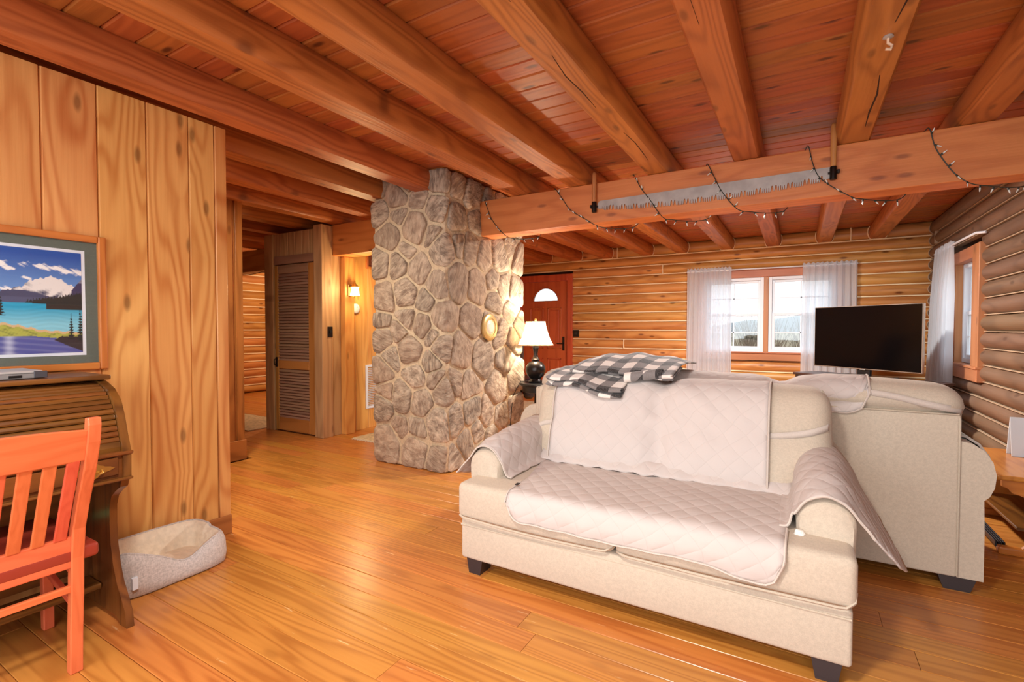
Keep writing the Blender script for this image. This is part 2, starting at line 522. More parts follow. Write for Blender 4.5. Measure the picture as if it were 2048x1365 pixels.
# floor: slab and planks
floor = struct('floor', MB().box(X_WEST - .2, X_RIGHT + .2, Y_BACK, Y_FAR + .2, -0.12, -0.016), M_subfloor)
def plank(parent, name, m, x0, x1, y0, y1, ztop, zbot, ch=0.0022, up=True):
    # a board lying along x, chamfered along its seen edges
    mb = MB()
    if up: poly = [(y0, zbot), (y1, zbot), (y1, ztop - ch), (y1 - ch, ztop), (y0 + ch, ztop), (y0, ztop - ch)]
    else:  poly = [(y0, ztop), (y0, zbot + ch), (y0 + ch, zbot), (y1 - ch, zbot), (y1, zbot + ch), (y1, ztop)]
    mb.prism(poly, 'x', x0, x1)
    return mb.build(name, m, parent)
rng = random.Random(5)
y = 0.2
PW = 0.132
fm = W_floor('x')
while y < Y_FAR - 0.01:
    y1 = min(y + PW, Y_FAR)
    west = -4.62 if y < 2.8 else X_WEST
    x = X_RIGHT
    first = True
    while x > west + 0.05:
        ln = rng.uniform(1.0, 3.0) if first else rng.uniform(2.2, 4.2)
        if y > 4.4: ln *= 1.8
        first = False
        x0 = max(west, x - ln)
        if x0 - west < 0.5: x0 = west
        plank(floor, 'plank', fm, x0 + 0.0009, x - 0.0009, y + 0.0007, y1 - 0.0007, rng.uniform(-0.0008, 0.0008), -0.016)
        x = x0
    y = y1

# ceiling: deck and boards
ceiling = struct('ceiling', MB().box(X_WEST - .2, X_RIGHT + .2, Y_BACK, Y_FAR + .2, CEIL + 0.018, CEIL + 0.14), M_dark)
y = 0.2
CW = 0.138
cm = W_deck('x')
while y < Y_FAR - 0.01:
    y1 = min(y + CW, Y_FAR)
    cuts = [X_RIGHT, rng.choice([-0.35, -0.97, 0.3, -1.62]), rng.choice([-2.89, -3.47, -4.06]), X_WEST]
    for a, b in zip(cuts[1:], cuts[:-1]):
        plank(ceiling, 'board', cm, a + 0.001, b - 0.001, y + 0.0005, y1 - 0.0005, CEIL + 0.018, CEIL + rng.uniform(-0.001, 0.001), ch=0.009, up=False)
    y = y1
# plain deck behind the camera
struct('trim_1', MB().box(X_LEFT, X_RIGHT, Y_BACK, 0.2, CEIL, CEIL + .018), W_deck('x'))
struct('trim_2', MB().box(X_LEFT, X_RIGHT, Y_BACK, 0.2, -.016, 0), W_floor('x'))

# ---- log walls
def log_profile(inside, z0, z1, depth=0.05, back=0.14, n=9):
    # (b, z) outline: b grows outwards from the room; the seen face bulges in by depth
    pts = [(inside + back, z0), ]
    for i in range(n + 1):
        t = i / n
        z = z0 + 0.004 + (z1 - z0 - 0.008) * t
        pts.append((inside + 0.012 - depth * (1 - abs(2*t - 1) ** 2.3), z))
    pts.append((inside + back, z1))
    return pts
def mirror(pts, inside):
    return [(2*inside - b, z) for b, z in pts]

def log_run(parent, axis, inside, sign, z0, z1, a0, a1, m):
    poly = log_profile(inside, z0, z1)
    if sign < 0: poly = mirror(poly, inside)
    return MB().prism(poly, axis, a0, a1).build('log', m, parent, smooth=45)
def bead(mb, axis, inside, sign, z, a0, a1, h=0.008, proud=0.018):
    b0, b1 = inside - proud * sign, inside + 0.05 * sign
    b0, b1 = min(b0, b1), max(b0, b1)
    if axis == 'x': mb.box(a0, a1, b0, b1, z - h, z + h)
    else: mb.box(b0, b1, a0, a1, z - h, z + h)

Z0 = 0.005
# openings on the far wall: (x0, x1, z0, z1)
FAR_OPEN = [(-4.68, -3.55, -1, 2.27), (-1.39, 0.53, 0.80, 2.175)]
wall_far = struct('wall_far', MB().box(X_WEST - .2, -4.7, Y_FAR + .12, Y_FAR + .2, -.1, CEIL)
    .box(-3.55, -1.34, Y_FAR + .12, Y_FAR + .2, -.1, CEIL).box(.48, X_RIGHT + .2, Y_FAR + .12, Y_FAR + .2, -.1, CEIL)
    .box(-4.7, -3.55, Y_FAR + .12, Y_FAR + .2, 2.2, CEIL).box(-1.34, .48, Y_FAR + .12, Y_FAR + .2, 2.10, CEIL)
    .box(-1.34, .48, Y_FAR + .12, Y_FAR + .2, -.1, .86), M_dark)
RIGHT_OPEN = [(6.10, 7.15, 0.775, 2.07)]
wall_right = struct('wall_right', MB().box(X_RIGHT + .14, X_RIGHT + .2, Y_BACK, 6.22, -.1, CEIL).box(X_RIGHT + .14, X_RIGHT + .2, 7.07, Y_FAR + .2, -.1, CEIL)
    .box(X_RIGHT + .14, X_RIGHT + .2, 6.22, 7.07, -.1, .84).box(X_RIGHT + .14, X_RIGHT + .2, 6.22, 7.07, 2.0, CEIL), M_dark)
wall_west = struct('wall_west', MB().box(X_WEST - .2, X_WEST - .14, 1.0, Y_FAR + .2, -.1, CEIL), M_dark)

def segments(a0, a1, opens, z0, z1):
    segs = [(a0, a1)]
    for o0, o1, oz0, oz1 in opens:
        if z1 <= oz0 + 0.02 or z0 >= oz1 - 0.02: continue
        new = []
        for s0, s1 in segs:
            if o1 <= s0 or o0 >= s1: new.append((s0, s1)); continue
            if o0 > s0: new.append((s0, o0))
            if o1 < s1: new.append((o1, s1))
        segs = new
    return segs
JOINTS = {16: (-2.72, 0.60), 14: (-1.95,), 3: (-1.93,), 4: (-1.97,), 11: (-6.0,), 9: (-5.9,), 6: (-2.6,)}
bf = MB(); bwest = MB(); br = MB(); bj = MB()
for n in range(0, 17):
    z0, z1 = Z0 + LOGH * n, Z0 + LOGH * (n + 1)
    if n == 16: z1 = CEIL + 0.01
    for a0, a1 in segments(X_WEST, X_RIGHT + 0.03, FAR_OPEN, z0, z1):
        cuts = [a0] + [c for c in sorted(JOINTS.get(n, ())) if a0 + .2 < c < a1 - .2] + [a1]
        for c0, c1 in zip(cuts[:-1], cuts[1:]):
            log_run(wall_far, 'x', Y_FAR, 1, z0, z1, c0 + (0.003 if c0 != a0 else 0), c1 - (0.003 if c1 != a1 else 0), W_log('x'))
        for c in cuts[1:-1]:
            bj.box(c - 0.006, c + 0.006, Y_FAR - 0.042, Y_FAR + .05, z0, z1)
        if n > 0: bead(bf, 'x', Y_FAR, 1, z0, a0, a1)
    for a0, a1 in segments(Y_BACK, Y_FAR + 0.1, RIGHT_OPEN, z0, z1):
        cuts = [a0] + [c for c in {1: (4.62,), 5: (2.4,), 15: (7.95,)}.get(n, ()) if a0 + .1 < c < a1 - .1] + [a1]
        for c0, c1 in zip(cuts[:-1], cuts[1:]):
            log_run(wall_right, 'y', X_RIGHT, 1, z0, z1, c0 + (0.003 if c0 != a0 else 0), c1 - (0.003 if c1 != a1 else 0), W_logshaded('y'))
        for c in cuts[1:-1]:
            br.box(X_RIGHT - 0.04, X_RIGHT + .05, c - 0.006, c + 0.006, z0, z1)
        if n > 0: bead(br, 'y', X_RIGHT, 1, z0, a0, a1, h=0.0038, proud=0.014)
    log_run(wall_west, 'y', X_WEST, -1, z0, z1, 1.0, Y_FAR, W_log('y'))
    if n > 0: bead(bwest, 'y', X_WEST, -1, z0, 1.0, Y_FAR, h=0.010, proud=0.028)
bf.build('chinking', M_chink, wall_far)
bj.build('butt_joint', M_chink, wall_far)
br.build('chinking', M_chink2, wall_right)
bwest.build('chinking', M_chink, wall_west)
# scalloped bead where the far logs die into the right wall
sc = MB()
for n in range(4, 17):
    z0 = Z0 + LOGH * n
    pts = []
    for i in range(9):
        t = i / 8
        z = z0 + 0.004 + (LOGH - 0.008) * t
        pts.append((X_RIGHT - 0.006 + 0.012 - 0.05 * (1 - abs(2*t - 1) ** 2.3), Y_FAR - 0.045, z))
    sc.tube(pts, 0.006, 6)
sc.build('corner_bead', M_chink2, wall_right)

# ---- panelled wall on the left
wall_left = struct('wall_left', MB().box(X_LEFT - 0.12, X_LEFT - 0.018, Y_BACK, 1.715, 0, JB), W_dark('z'))
edges = [-0.41, -0.19, 0.024, 0.238, 0.45, 0.663, 0.877, 1.091, 1.306, 1.518, 1.662]
for a, b in zip(edges[:-1], edges[1:]):
    mb = MB(); g = 0.006
    mb.prism([(X_LEFT - 0.018, a), (X_LEFT - 0.008, a + 0.001), (X_LEFT, a + g), (X_LEFT, b - g), (X_LEFT - 0.008, b - 0.001), (X_LEFT - 0.018, b)], 'z', 0.0, JB)
    mb.build('board', W_panel('z'), wall_left)
MB().box(X_LEFT - 0.13, X_LEFT + 0.008, 1.662, 1.728, 0, JB, b=0.003).build('corner_board', W_panel('z'), wall_left)
struct('baseboard_left', MB().box(X_LEFT, X_LEFT + 0.018, 0.97, 1.728, 0, 0.115, b=0.003), W_dark('y'))

# ---- hall walls
wall_hall = struct('wall_hall', MB().box(X_HALL - 0.1, X_HALL - 0.018, Y_BACK, 2.775, 0, 2.545), W_dark('z'))
yy = 0.3
while yy < 2.70:
    b = min(yy + 0.2, 2.715)
    MB().prism([(X_HALL - 0.018, yy), (X_HALL, yy + 0.005), (X_HALL, b - 0.005), (X_HALL - 0.018, b)], 'z', 0, 2.545).build('board', W_dark('z'), wall_hall)
    yy = b
MB().box(X_HALL - 0.11, X_HALL + 0.012, 2.715, 2.785, 0, 2.545, b=0.003).build('corner_board', W_dark('z'), wall_hall)
struct('baseboard_hall', MB().box(X_HALL, X_HALL + 0.016, 0.3, 2.80, 0, 0.19, b=0.003), W_dark('y'))
struct('wall_hall_end', MB().box(X_HALL - .1, X_LEFT - 0.02, 0.0, 0.1, 0, CEIL), W_dark('z'))
struct('wall_west_end', MB().box(X_WEST, X_HALL - .1, 0.9, 1.0, 0, CEIL), W_dark('z'))

# ---- joists
def joist_profile(cx, r=0.105, zb=JB, zt=CEIL - 0.001):
    h = zt - zb
    half = [(.80, 1.0), (.97, .78), (1.0, .60), (.985, .42), (.93, .25), (.85, .11), (.755, .025), (.71, 0.0)]
    left = [(cx - r * a, zb + h * b) for a, b in half]
    right = [(cx + r * a, zb + h * b) for a, b in reversed(half)]
    return left + right
JX = [(0.90, 'rightmost log ceiling joist, running along the brown log wall'),
      (0.295, 'log ceiling joist with a long dark crack and a small metal hook'),
      (-0.345, 'log ceiling joist crossing the beam above the middle of the saw blade'),
      (-0.975, 'log ceiling joist with a straight crack, left of the joist over the saw middle'),
      (-1.645, 'log ceiling joist crossing the beam just left of the short upright saw handle'),
      (-2.20, 'log ceiling joist that meets the beam beside the right edge of the stone chimney'),
      (-2.895, 'log ceiling joist along the top of the panelled wall, ending in the chimney front'),
      (-3.465, 'log ceiling joist that comes from behind the panelled wall to the chimney top left corner'),
      (-4.06, 'dark log ceiling joist passing just left of the stone chimney in the hallway'),
      (-4.66, 'dark log ceiling joist above the closet side in the hallway'),
      (-5.26, 'dark log ceiling joist above the louvred closet door'),
      (-5.86, 'dark log ceiling joist above the left post of the closet'),
      (-6.5, 'dark log ceiling joist over the room left of the closet'),
      (-7.15, 'log ceiling joist farthest left over the side room')]
caulk = MB()
for cx, lab in JX:
    spans = [(Y_BACK, Y_FAR + 0.02)]
    if cx in (-2.895, -3.465): spans = [(Y_BACK if cx > X_LEFT else 0.15, 3.45), (4.66, Y_FAR + .02)]
    elif cx < -3.5: spans = [(1.05, Y_FAR + .02)]
    for k, (a, b) in enumerate(spans):
        mb = MB().prism(joist_profile(cx), 'y', a, b)
        o = mb.build('ceiling_joist', W_joist('y'), smooth=40)
        tag(o, lab if k == 0 else lab.split(',')[0].split(' that')[0].split(' along')[0] + (', far piece behind the stone chimney towards the red door' if cx > -3 else ', far piece behind the chimney on the hall side'), 'joist', 'log ceiling joists')
    pr = joist_profile(cx, r=0.112)
    caulk.tube([(x, Y_FAR - 0.045, z) for x, z in pr], 0.006, 6)
caulk.build('joist_caulk', M_chink, wall_far)

# ---- girders
GY0, GY1, GZ0, GZ1 = 3.92, 4.13, 2.158, 2.488
g = MB().box(-2.66, X_RIGHT + 0.05, GY0, GY1, GZ0, GZ1, b=0.006).build('girder_beam', W_girder('x'))
tag(g, 'heavy orange squared beam carrying the saw and the string lights', 'beam', 'squared girder beams')
g = MB().box(-4.79, -3.49, GY0, GY1, GZ0 - .03, GZ1 - .002, b=0.006).build('girder_beam', W_girder('x'))
tag(g, 'short squared beam between the closet post and the stone chimney', 'beam', 'squared girder beams')
g = MB().box(-9.3, -5.83, 4.55, 4.76, GZ0, GZ1, b=0.006).build('girder_beam', W_post('x'))
tag(g, 'grey squared beam left of the louvred closet door', 'beam', 'squared girder beams')

# ---- stone chimney
CX0, CX1, CY0, CY1 = -3.506, -2.65, 3.38, 4.73
STONES = [(0.812,2.561,1),(0.307,2.478,1.2),(0.084,2.365,1),(0.56,2.433,.6),(0.759,2.315,1.1),(0.517,2.177,1.6),(0.202,2.134,1.3),(0.32,2.316,.55),(0.706,2.096,.3),(0.418,1.975,.45),(0.828,1.953,1.3),(0.095,1.891,1),(0.317,1.855,1.1),(0.561,1.797,1.2),(0.774,1.651,1.1),(0.137,1.558,1.3),(0.401,1.604,1.4),(0.649,1.521,.7),(0.413,1.347,.9),(0.602,1.293,1.1),(0.341,1.254,.8),(0.105,1.338,.4),(0.119,1.172,1.1),(0.207,1.008,.7),(0.454,1.079,1.4),(0.714,1.199,.5),(0.825,1.374,1.2),(0.806,1.108,.9),(0.7,0.97,.8),(0.101,0.872,1.1),(0.514,0.836,1.1),(0.159,0.664,.6),(0.365,0.645,1.3),(0.576,0.607,1.2),(0.752,0.817,.6),(0.848,0.73,1.1),(0.113,0.538,1),(0.776,0.425,1.4),(0.547,0.36,.8),(0.334,0.337,.5),(0.171,0.209,1.4),(0.504,0.173,1.4),(0.788,0.094,1.1),(1.016,2.544,.9),(1.233,2.49,1),(1.022,2.255,1.3),(1.308,2.288,1),(1.231,2.035,1.2),(1.067,2.053,.5),(1.019,1.691,1.3),(1.459,1.955,1.1),(1.748,1.99,1.3),(1.96,2.115,.9),(2.12,2.036,.8),(1.345,1.674,1.4),(1.817,1.697,1),(1.636,1.531,1),(1.247,1.338,1.2),(1.08,1.059,1.5),(1.96,1.446,.9),(2.034,1.649,.8),(1.77,1.224,1),(1.592,1.342,.7),(1.403,1.0,1.4),(1.984,1.172,1),(1.863,0.953,1.1),(1.188,0.738,1.1),(0.991,0.789,.8),(1.724,0.66,1.4),(2.034,0.741,.9),(1.225,0.503,1.1),(1.505,0.416,1),(1.769,0.375,1),(2.059,0.408,1.1),(0.989,0.453,1.1),(1.149,0.209,1.1),(1.341,0.283,.9),(0.97,0.076,1.2),(1.959,0.095,1),(1.59,0.19,1),(1.421,0.05,1),(1.75,0.08,1),(1.55,2.4,1.2),(1.8,2.45,1.2),(2.05,2.42,1.1),(2.1,1.3,.6),(1.6,1.75,.6),(0.06,2.58,.9),(0.42,2.6,.8)]
def stone_mat():
    m, nt, p, out = new_mat('field_stone')
    L = nt.links.new
    tc = nd(nt, 'ShaderNodeTexCoord'); oi = nd(nt, 'ShaderNodeObjectInfo')
    rnd = oi.outputs['Random']
    mp = nd(nt, 'ShaderNodeMapping')
    r = nd(nt, 'ShaderNodeCombineXYZ')
    L(math_(nt, 'MULTIPLY', rnd, 40.0), r.inputs[0]); L(math_(nt, 'MULTIPLY', rnd, 71.0), r.inputs[1]); L(math_(nt, 'MULTIPLY', rnd, 13.0), r.inputs[2])
    L(r.outputs[0], mp.inputs['Rotation'])
    L(tc.outputs['Object'], mp.inputs['Vector'])
    st = nd(nt, 'ShaderNodeVectorMath', operation='MULTIPLY'); st.inputs[1].default_value = (4, 30, 12)
    L(mp.outputs[0], st.inputs[0])
    n = nd(nt, 'ShaderNodeTexNoise'); n.inputs['Scale'].default_value = 1.5; n.inputs['Detail'].default_value = 7; n.inputs['Roughness'].default_value = 0.62
    n.inputs['Distortion'].default_value = 0.6
    L(st.outputs[0], n.inputs['Vector'])
    n2 = nd(nt, 'ShaderNodeTexNoise'); n2.inputs['Scale'].default_value = 11; n2.inputs['Detail'].default_value = 6
    L(tc.outputs['Object'], n2.inputs['Vector'])
    f = math_(nt, 'ADD', math_(nt, 'MULTIPLY', n.outputs['Fac'], 0.6), math_(nt, 'MULTIPLY', n2.outputs['Fac'], 0.4))
    c = mixc(nt, ramp(nt, f, 0.40, 0.60), srgb(122, 105, 90), srgb(208, 190, 166))
    c = mixc(nt, math_(nt, 'MULTIPLY', math_(nt, 'FRACT', math_(nt, 'MULTIPLY', rnd, 9.7)), 0.45), c, srgb(176, 146, 120))
    hs = nd(nt, 'ShaderNodeHueSaturation')
    L(math_(nt, 'ADD', math_(nt, 'MULTIPLY', rnd, 0.3), 0.85), hs.inputs['Value']); L(c, hs.inputs['Color'])
    L(hs.outputs[0], p.inputs['Base Color'])
    p.inputs['Roughness'].default_value = 0.75
    b = nd(nt, 'ShaderNodeBump'); b.inputs['Strength'].default_value = 0.9; b.inputs['Distance'].default_value = 0.025
    L(f, b.inputs['Height']); L(b.outputs['Normal'], p.inputs['Normal'])
    return m
M_stone = stone_mat()
M_mortar = plain('mortar', srgb(206, 184, 152), 0.9, noise=0.15, nscale=60, bump=0.6)
chim = thing('stone_chimney', 'tall grey-brown fieldstone chimney column with tan mortar', 'chimney', ((CX0 + CX1) / 2, (CY0 + CY1) / 2, 0))
MB().box(CX0, CX1, CY0, CY1, 0, CEIL - .003, b=0.03).build('mortar', M_mortar, chim, smooth=30)
UW = (CX1 - CX0)
UT = UW + (CY1 - CY0)
def fold(u, z, d):
    # unrolled (u, z) -> point on the chimney skin, d proud of it, round at the corner
    R = 0.05
    if u < UW - R: return (CX0 + u, CY0 - d, z)
    if u > UW + R: return (CX1 + d, CY0 + (u - UW), z)
    t = (u - (UW - R)) / (2 * R) * (pi / 2)
    return (CX1 - R + (R + d) * sin(t), CY0 + R - (R + d) * cos(t), z)
def clip(poly, a, b, c):
    out = []
    for i in range(len(poly)):
        p, q = poly[i], poly[(i + 1) % len(poly)]
        dp, dq = a * p[0] + b * p[1] - c, a * q[0] + b * q[1] - c
        if dp <= 0: out.append(p)
        if dp * dq < 0:
            t = dp / (dp - dq)
            out.append((p[0] + (q[0] - p[0]) * t, p[1] + (q[1] - p[1]) * t))
    return out
rs = random.Random(3)
SR = 0.105
for i, (u, z, r) in enumerate(STONES):
    poly = [(-0.012, 0.0), (UT + .01, 0.0), (UT + .01, CEIL - .004), (-0.012, CEIL - .004)]
    gap = rs.uniform(0.007, 0.013)
    for j, (u2, z2, r2) in enumerate(STONES):
        if i == j: continue
        dx, dz = u2 - u, z2 - z
        dd = sqrt(dx * dx + dz * dz)
        if dd > 0.9: continue
        t = 0.5 * dd + (r * r - r2 * r2) * SR * SR * 0.55 / (2 * dd)
        t = max(0.25 * dd, min(0.75 * dd, t)) - gap
        poly = clip(poly, dx / dd, dz / dd, (dx / dd) * (u + dx / dd * t) + (dz / dd) * (z + dz / dd * t))
        if len(poly) < 3: break
    if len(poly) < 3: continue
    # resample by angle and round the corners off
    cu = sum(p[0] for p in poly) / len(poly); cz = sum(p[1] for p in poly) / len(poly)
    N = 30
    ring = []
    for k in range(N):
        th = 2 * pi * k / N
        dx, dz = cos(th), sin(th)
        best = 9
        for a in range(len(poly)):
            p, q = poly[a], poly[(a + 1) % len(poly)]
            ex, ez = q[0] - p[0], q[1] - p[1]
            den = dx * ez - dz * ex
            if abs(den) < 1e-9: continue
            t = ((p[0] - cu) * ez - (p[1] - cz) * ex) / den
            s = ((p[0] - cu) * dz - (p[1] - cz) * dx) / den
            if t > 0 and -1e-6 <= s <= 1 + 1e-6: best = min(best, t)
        ring.append(best)
    sm = [0.2 * ring[k - 1] + 0.6 * ring[k] + 0.2 * ring[(k + 1) % N] for k in range(N)]
    ring = [min(a, b) * rs.uniform(0.955, 1.0) for a, b in zip(ring, sm)]
    mb = MB()
    proud = rs.uniform(0.014, 0.034)
    tilt, ta = rs.uniform(0, 0.014), rs.uniform(0, 2 * pi)
    layers = [(1.0, -0.02), (0.985, 0.55), (0.93, 0.88), (0.6, 1.0), (0.28, 1.0)]
    for sc_, hh in layers:
        for k in range(N):
            th = 2 * pi * k / N
            rr = ring[k] * sc_
            d = proud * hh if hh > 0 else -0.02
            if hh >= 0.55: d += tilt * cos(th - ta) * sc_ + rs.uniform(-0.0045, 0.0045)
            mb.v.append(fold(cu + rr * cos(th), cz + rr * sin(th), d))
    mb.v.append(fold(cu, cz, proud * rs.uniform(.85, 1.1)))
    for q in range(len(layers) - 1):
        for k in range(N):
            a = q * N
            mb.f.append((a + k, a + (k + 1) % N, a + N + (k + 1) % N, a + N + k))
    a = (len(layers) - 1) * N
    for k in range(N): mb.f.append((a + k, a + (k + 1) % N, len(mb.v) - 1))
    mb.build('stone', M_stone, chim, smooth=60, origin='centre')

# ---- closet block with the louvred door
CF = 3.77
wall_closet = struct('wall_closet', MB().box(-5.79, -4.76, CF + 0.05, 4.9, 0, 2.44), W_post('z'))
MB().box(-5.81, -5.645, CF - .01, CF + .14, 0, 2.44, b=0.006).build('post', W_post('z'), wall_closet)
MB().box(-4.86, -4.72, CF - .02, CF + .13, 0, 2.47, b=0.006).build('post', W_post('z'), wall_closet)
MB().box(-5.645, -4.86, CF + .005, CF + .06, 2.06, 2.16, b=0.004).build('lintel', W_louvre('x'), wall_closet)
xx = -5.645
for k in range(6):
    MB().prism([(xx + .002, CF + .06), (xx + .002, CF + .024), (xx + .006, CF + .02), (xx + .124, CF + .02), (xx + .129, CF + .024), (xx + .129, CF + .06)], 'z', 2.16, 2.44).build('board', W_post('z'), wall_closet)
    xx += 0.1308
MB().box(-4.775, -4.735, CF + .13, 4.03, 0, 2.45, b=0.004).build('board', W_post('z'), wall_closet)
MB().box(-4.79, -4.66, 4.03, 4.17, 0, GZ0 - .03, b=0.006).build('post', W_gold('z'), wall_closet)
wall_stair = struct('wall_passage', MB().box(-4.9, -4.775, 4.17, Y_FAR, 0, CEIL), W_gold('z'))
yy = 4.17
for w in (0.105, 0.2, 0.2, 0.2, 0.2, 0.2, 0.2):
    MB().prism([(-4.775, yy), (-4.765, yy + .001), (-4.757, yy + .005), (-4.757, yy + w - .005), (-4.765, yy + w - .001), (-4.775, yy + w)], 'z', 0, CEIL).build('board', W_gold('z'), wall_stair)
    yy += w
door = struct('door_2', MB().box(-5.62, -5.56, CF, CF + .035, 0.02, 2.045, b=0.003), W_doorframe('z'))
tag(door, label='narrow brown louvred closet door with a black latch')
def dp(nm, m, *b): return MB().box(*b, b=0.003).build(nm, m, door)
dp('stile', W_doorframe('z'), -4.985, -4.875, CF, CF + .035, 0.02, 2.045)
dp('rail', W_louvre('x'), -5.56, -4.985, CF, CF + .035, 1.945, 2.045)
dp('rail', W_doorframe('x'), -5.56, -4.985, CF, CF + .035, 0.78, 0.885)
dp('rail', W_doorframe('x'), -5.56, -4.985, CF, CF + .035, 0.02, 0.185)
dp('backing', M_dark, -5.56, -4.985, CF + .034, CF + .04, 0.02, 2.045)
sl = MB().prism([(-0.016, -0.022), (-0.010, -0.024), (0.016, 0.018), (0.010, 0.022)], 'x', -5.56, -4.985)
slat0 = None
for za, zb_ in ((0.885, 1.945), (0.185, 0.78)):
    n = int((zb_ - za) / 0.0345)
    for k in range(n):
        z = za + (k + 0.5) * (zb_ - za) / n
        if slat0 is None:
            slat0 = sl.build('louvre_slat', W_louvre('x'), door)
            slat0.location = (0, CF + .015, z)
        else: dup(slat0, door, (0, CF + .015, z))
h = MB().box(-5.612, -5.578, CF - .008, CF, 0.80, 0.92, b=0.002).build('latch_plate', M_bronze, door)
MB().tube([(-5.595, CF - .006, .82), (-5.595, CF - .035, .83), (-5.595, CF - .035, .89), (-5.595, CF - .006, .90)], 0.006, 8).build('latch_handle', M_bronze, door, smooth=60)

# ---- red front door
DY = Y_FAR + 0.02
trim = struct('trim_3', MB().box(-4.70, -4.60, DY - .075, DY + .03, 0, 2.27, b=.004).box(-3.648, -3.55, DY - .075, DY + .03, 0, 2.27, b=.004).box(-4.60, -3.648, DY - .075, DY + .03, 2.15, 2.27, b=.004), W_reddoor('z'))
DX0, DX1, DZ1 = -4.60, -3.648, 2.148
dmx = (DX0 + DX1) / 2 + 0.01
mb = MB()
# slab with an arched light: outline ring strips
arc = [(dmx + 0.262 * cos(pi * k / 16), 1.785 + 0.245 * sin(pi * k / 16)) for k in range(17)]   # right to left
yf, yb_ = DY - .02, DY + .03
mb.box(DX0, DX1, yf, yb_, 0.01, 1.785)
mb.box(DX0, dmx - .262, yf, yb_, 1.785, DZ1); mb.box(dmx + .262, DX1, yf, yb_, 1.785, DZ1)
for k in range(16):
    a, b = arc[k], arc[k + 1]
    mb.prism([(b[0], b[1]), (a[0], a[1]), (a[0], DZ1), (b[0], DZ1)], 'y', yf, yb_)
door1 = struct('door_1', mb, W_reddoor('z'))
tag(door1, label='red brown wooden front door with an arched glass light')
MB().tube([(x, yf - .004, z) for x, z in arc] + [(dmx + .262, yf - .004, 1.785)], 0.011, 6).build('light_frame', W_reddoor('z'), door1, smooth=60)
pane = MB(); pane.prism(arc, 'y', yf + .02, yf + .026); pane.build('pane', glass('frosted_light', (.86, .93, .95, 1), .1), door1)
for s in (-1, 1):
    for k in range(1):
        MB().box(dmx + .02 * s if s > 0 else dmx - .006, dmx + .006 if s < 0 else dmx + .026, yf + .012, yf + .018, 1.79, 1.80).build('came', M_steel, door1)
for z0_, z1_ in ((0.90, 1.66), (0.2, 0.72)):
    for s in (-1, 1):
        xa, xb = sorted((dmx + s * .045, dmx + s * .325))
        # recessed groove frame and raised field
        f = MB()
        for bx in ((xa, xb, z0_, z0_ + .02), (xa, xb, z1_ - .02, z1_), (xa, xa + .02, z0_, z1_), (xb - .02, xb, z0_, z1_)):
            f.box(bx[0], bx[1], yf - .012, yf + .004, bx[2], bx[3], b=.004)
        f.build('panel_moulding', W_reddoor('z'), door1)
        MB().box(xa + .045, xb - .045, yf - .008, yf + .004, z0_ + .045, z1_ - .045, b=.006).build('panel', W_reddoor('z'), door1)
MB().box(DX1 - .118, DX1 - .075, yf - .012, yf, 0.87, 1.125, b=.004).build('handle_plate', M_bronze, door1)
MB().tube([(DX1 - .096, yf - .01, 1.0), (DX1 - .096, yf - .05, 1.0), (DX1 - .20, yf - .05, .995), (DX1 - .215, yf - .045, 1.005)], .008, 8).build('lever_handle', M_bronze, door1, smooth=60)
for z in (0.3, 1.2, 1.95):
    MB().box(DX0 + .0, DX0 + .015, yf - .012, yf, z, z + .1).build('hinge', M_bronze, door1)

# ---- windows
def window(name, x0, x1, z0, z1, axis, plane, sgn, label, muntins=True):
    # double hung window; plane is the room face of the frame, sgn points outdoors
    def bx(mb, a0, a1, d0, d1, c0, c1, b=0.003):
        q0, q1 = sorted((plane + sgn * d0, plane + sgn * d1))
        if axis == 'x': mb.box(a0, a1, q0, q1, c0, c1, b=b)
        else: mb.box(q0, q1, a0, a1, c0, c1, b=b)
        return mb
    fr = MB(); w = 0.045
    bx(fr, x0, x0 + w, 0, .09, z0, z1); bx(fr, x1 - w, x1, 0, .09, z0, z1); bx(fr, x0 + w, x1 - w, 0, .09, z1 - w, z1); bx(fr, x0 + w, x1 - w, 0, .09, z0, z0 + w)
    root = struct(name, fr, M_white); tag(root, label=label)
    zm = (z0 + z1) / 2
    for i, (a, b, dep) in enumerate(((z0 + w, zm + .02, .02), (zm - .02, z1 - w, .045))):
        s = MB(); t = 0.038
        xa, xb = x0 + w, x1 - w
        bx(s, xa, xa + t, dep, dep + .03, a, b); bx(s, xb - t, xb, dep, dep + .03, a, b); bx(s, xa + t, xb - t, dep, dep + .03, a, a + t); bx(s, xa + t, xb - t, dep, dep + .03, b - t, b)
        so = s.build('sash', M_white, root)
        p = MB(); bx(p, xa + t, xb - t, dep + .012, dep + .016, a + t, b - t, b=0); p.build('pane', M_pane, so)
        if muntins:
            mm = MB(); bx(mm, (xa + xb) / 2 - .008, (xa + xb) / 2 + .008, dep + .008, dep + .02, a + t, b - t, b=0); mm.build('muntin', M_white, so)
            zc = (a + b) / 2 - (.02 if i == 0 else -.0)
            mm = MB(); bx(mm, xa + t, xb - t, dep + .008, dep + .02, zc - .008, zc + .008, b=0); mm.build('muntin', M_white, so)
    lk = MB(); bx(lk, (x0 + x1) / 2 - .03, (x0 + x1) / 2 + .03, .0, .02, zm + .0, zm + .016, b=.003); lk.build('sash_lock', M_white, root)
    return root
window('window_1', -1.29, -0.462, 0.92, 2.045, 'x', Y_FAR - 0.015, 1, 'left white double-hung window in the far log wall')
window('window_2', -0.398, 0.44, 0.92, 2.045, 'x', Y_FAR - 0.015, 1, 'right white double-hung window behind the television')
cas = MB()
cas.box(-1.39, 0.53, Y_FAR - .05, Y_FAR + .05, 2.045, 2.18, b=.004)
struct('trim_4', cas, W_trim('x'))
